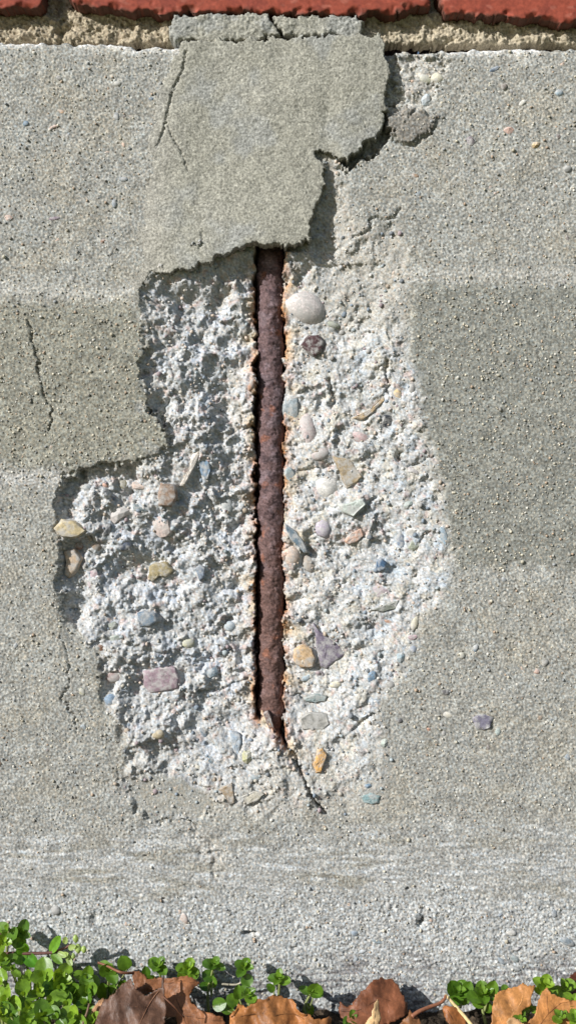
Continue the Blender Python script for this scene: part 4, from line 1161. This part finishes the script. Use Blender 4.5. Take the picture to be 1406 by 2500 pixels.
dead_leaf([(826, 2470), (829, 2452), (844, 2462), (860, 2452), (875, 2435), (895, 2419), (915, 2407), (937, 2405), (963, 2410), (977, 2424), (988, 2441), (995, 2463),
           (997, 2476), (962, 2484), (935, 2488), (900, 2486), (873, 2488), (844, 2484), (829, 2478)],
          (126, 78, 52), -0.020, 0.9, 'glossy reddish-brown leaf curled into an arch against the wall', crumple=0.55, curl=0.9, seed=770,
          veins=([[(832, 2470), (880, 2460), (930, 2440), (985, 2456)], 1.0],))
dead_leaf([(870, 2545), (888, 2500), (906, 2476), (912, 2459), (921, 2440), (927, 2462), (929, 2483), (926, 2505), (918, 2545)],
          (206, 172, 126), -0.040, 0.3, 'pale straw-coloured upright leaf shard in front of the curled leaf', crumple=0.4, curl=0.4, seed=790, veins=([[(921, 2446), (912, 2490), (900, 2540)], 0.8],))
dead_leaf([(975, 2502), (996, 2480), (1000, 2472), (1018, 2484), (1032, 2503), (1030, 2545), (960, 2545)],
          (142, 96, 60), -0.034, 0.5, 'small brown folded leaf piece at the end of a twig', crumple=0.8, seed=810)
dead_leaf([(1080, 2464), (1090, 2460), (1116, 2466), (1136, 2490), (1152, 2545), (1088, 2545), (1096, 2502), (1084, 2482)],
          (152, 96, 52), -0.034, 0.6, 'narrow orange-brown leaf under the pale grass straw', crumple=0.6, seed=830, veins=([[(1092, 2468), (1112, 2500), (1120, 2535)], 1.2],))
dead_leaf([(1352, 2432), (1380, 2402), (1412, 2388), (1460, 2396), (1470, 2470), (1400, 2470), (1365, 2455)],
          (104, 58, 40), -0.012, 0.6, 'dark reddish-brown leaf standing behind the tan oak leaf', crumple=0.6, seed=850)
dead_leaf([(1190, 2545), (1194, 2500), (1201, 2453), (1211, 2430), (1247, 2422), (1271, 2417), (1286, 2409), (1292, 2415), (1314, 2416), (1297, 2436), (1299, 2449),
           (1271, 2467), (1261, 2489), (1250, 2545)],
          (190, 132, 76), -0.030, 0.55, 'pointed tan oak leaf with raised veins beside bushy chickweed', crumple=0.45, seed=870,
          veins=([[(1226, 2500), (1250, 2468), (1272, 2445), (1284, 2420)], 1.4], [[(1250, 2468), (1244, 2450), (1246, 2436)], 0.9], [[(1226, 2500), (1214, 2470), (1212, 2442)], 1.1]),
          vein_rgb=(214, 160, 100))
dead_leaf([(1273, 2494), (1298, 2482), (1309, 2465), (1323, 2434), (1338, 2422), (1357, 2437), (1390, 2448), (1440, 2454), (1450, 2545), (1260, 2545)],
          (184, 126, 72), -0.034, 0.6, 'broad tan oak leaf with forked veins at the end of the row', crumple=0.5, seed=890,
          veins=([[(1310, 2500), (1338, 2475), (1372, 2455), (1400, 2450)], 1.4], [[(1338, 2475), (1336, 2455), (1338, 2430)], 1.0], [[(1338, 2485), (1370, 2500), (1380, 2530)], 0.9]),
          vein_rgb=(140, 92, 52))
dead_leaf([(1234, 2494), (1246, 2486), (1262, 2490), (1280, 2500), (1300, 2530), (1250, 2540)], (198, 156, 110), -0.044, 0.5, 'pale leaf tip overlapping the pointed tan oak leaf', crumple=0.4, seed=910)
dead_leaf([(221, 2480), (226, 2462), (240, 2446), (254, 2442), (252, 2458), (238, 2472)], (182, 138, 100), -0.036, 0.5, 'small curled tan leaf scrap among the chickweed', crumple=0.7, seed=930)

def twig(pts, rgb, r0, r1, label, cat='twig', name='twig'):
    p3 = [at(*p) for p in pts]
    o = stem(None, p3, r0, r1, rgb, name)
    return tag(o, label, cat)
twig([(1005, 2482, -0.034), (1022, 2470, -0.032), (1050, 2458, -0.028), (1072, 2450, -0.026), (1084, 2440, -0.024), (1087, 2431, -0.022)], (142, 92, 66), 0.0012, 0.0008, 'crooked brown twig between curled leaf and chickweed rosette')
twig([(1088, 2430, -0.016), (1110, 2455, -0.028), (1132, 2480, -0.036), (1158, 2512, -0.044)], (208, 184, 132), 0.0008, 0.0010, 'pale dry grass straw leaning across the narrow leaf', 'straw', 'grass_straw')
twig([(200, 2512, -0.046), (206, 2492, -0.044), (214, 2470, -0.042), (219, 2450, -0.040)], (104, 78, 58), 0.0008, 0.0006, 'short brown stalk standing by the leaf scrap')
twig([(398, 2432, -0.045), (412, 2445, -0.047), (428, 2460, -0.048), (440, 2474, -0.047), (450, 2484, -0.046)], (96, 58, 36), 0.0005, 0.0004, 'thin dark leaf stalk lying across both oak leaves')
twig([(560, 2404, -0.010), (540, 2402, -0.010), (576, 2404, -0.010), (592, 2396, -0.011)], (168, 160, 140), 0.0006, 0.0005, 'pale dead stem bit under the thin chickweed shoot')
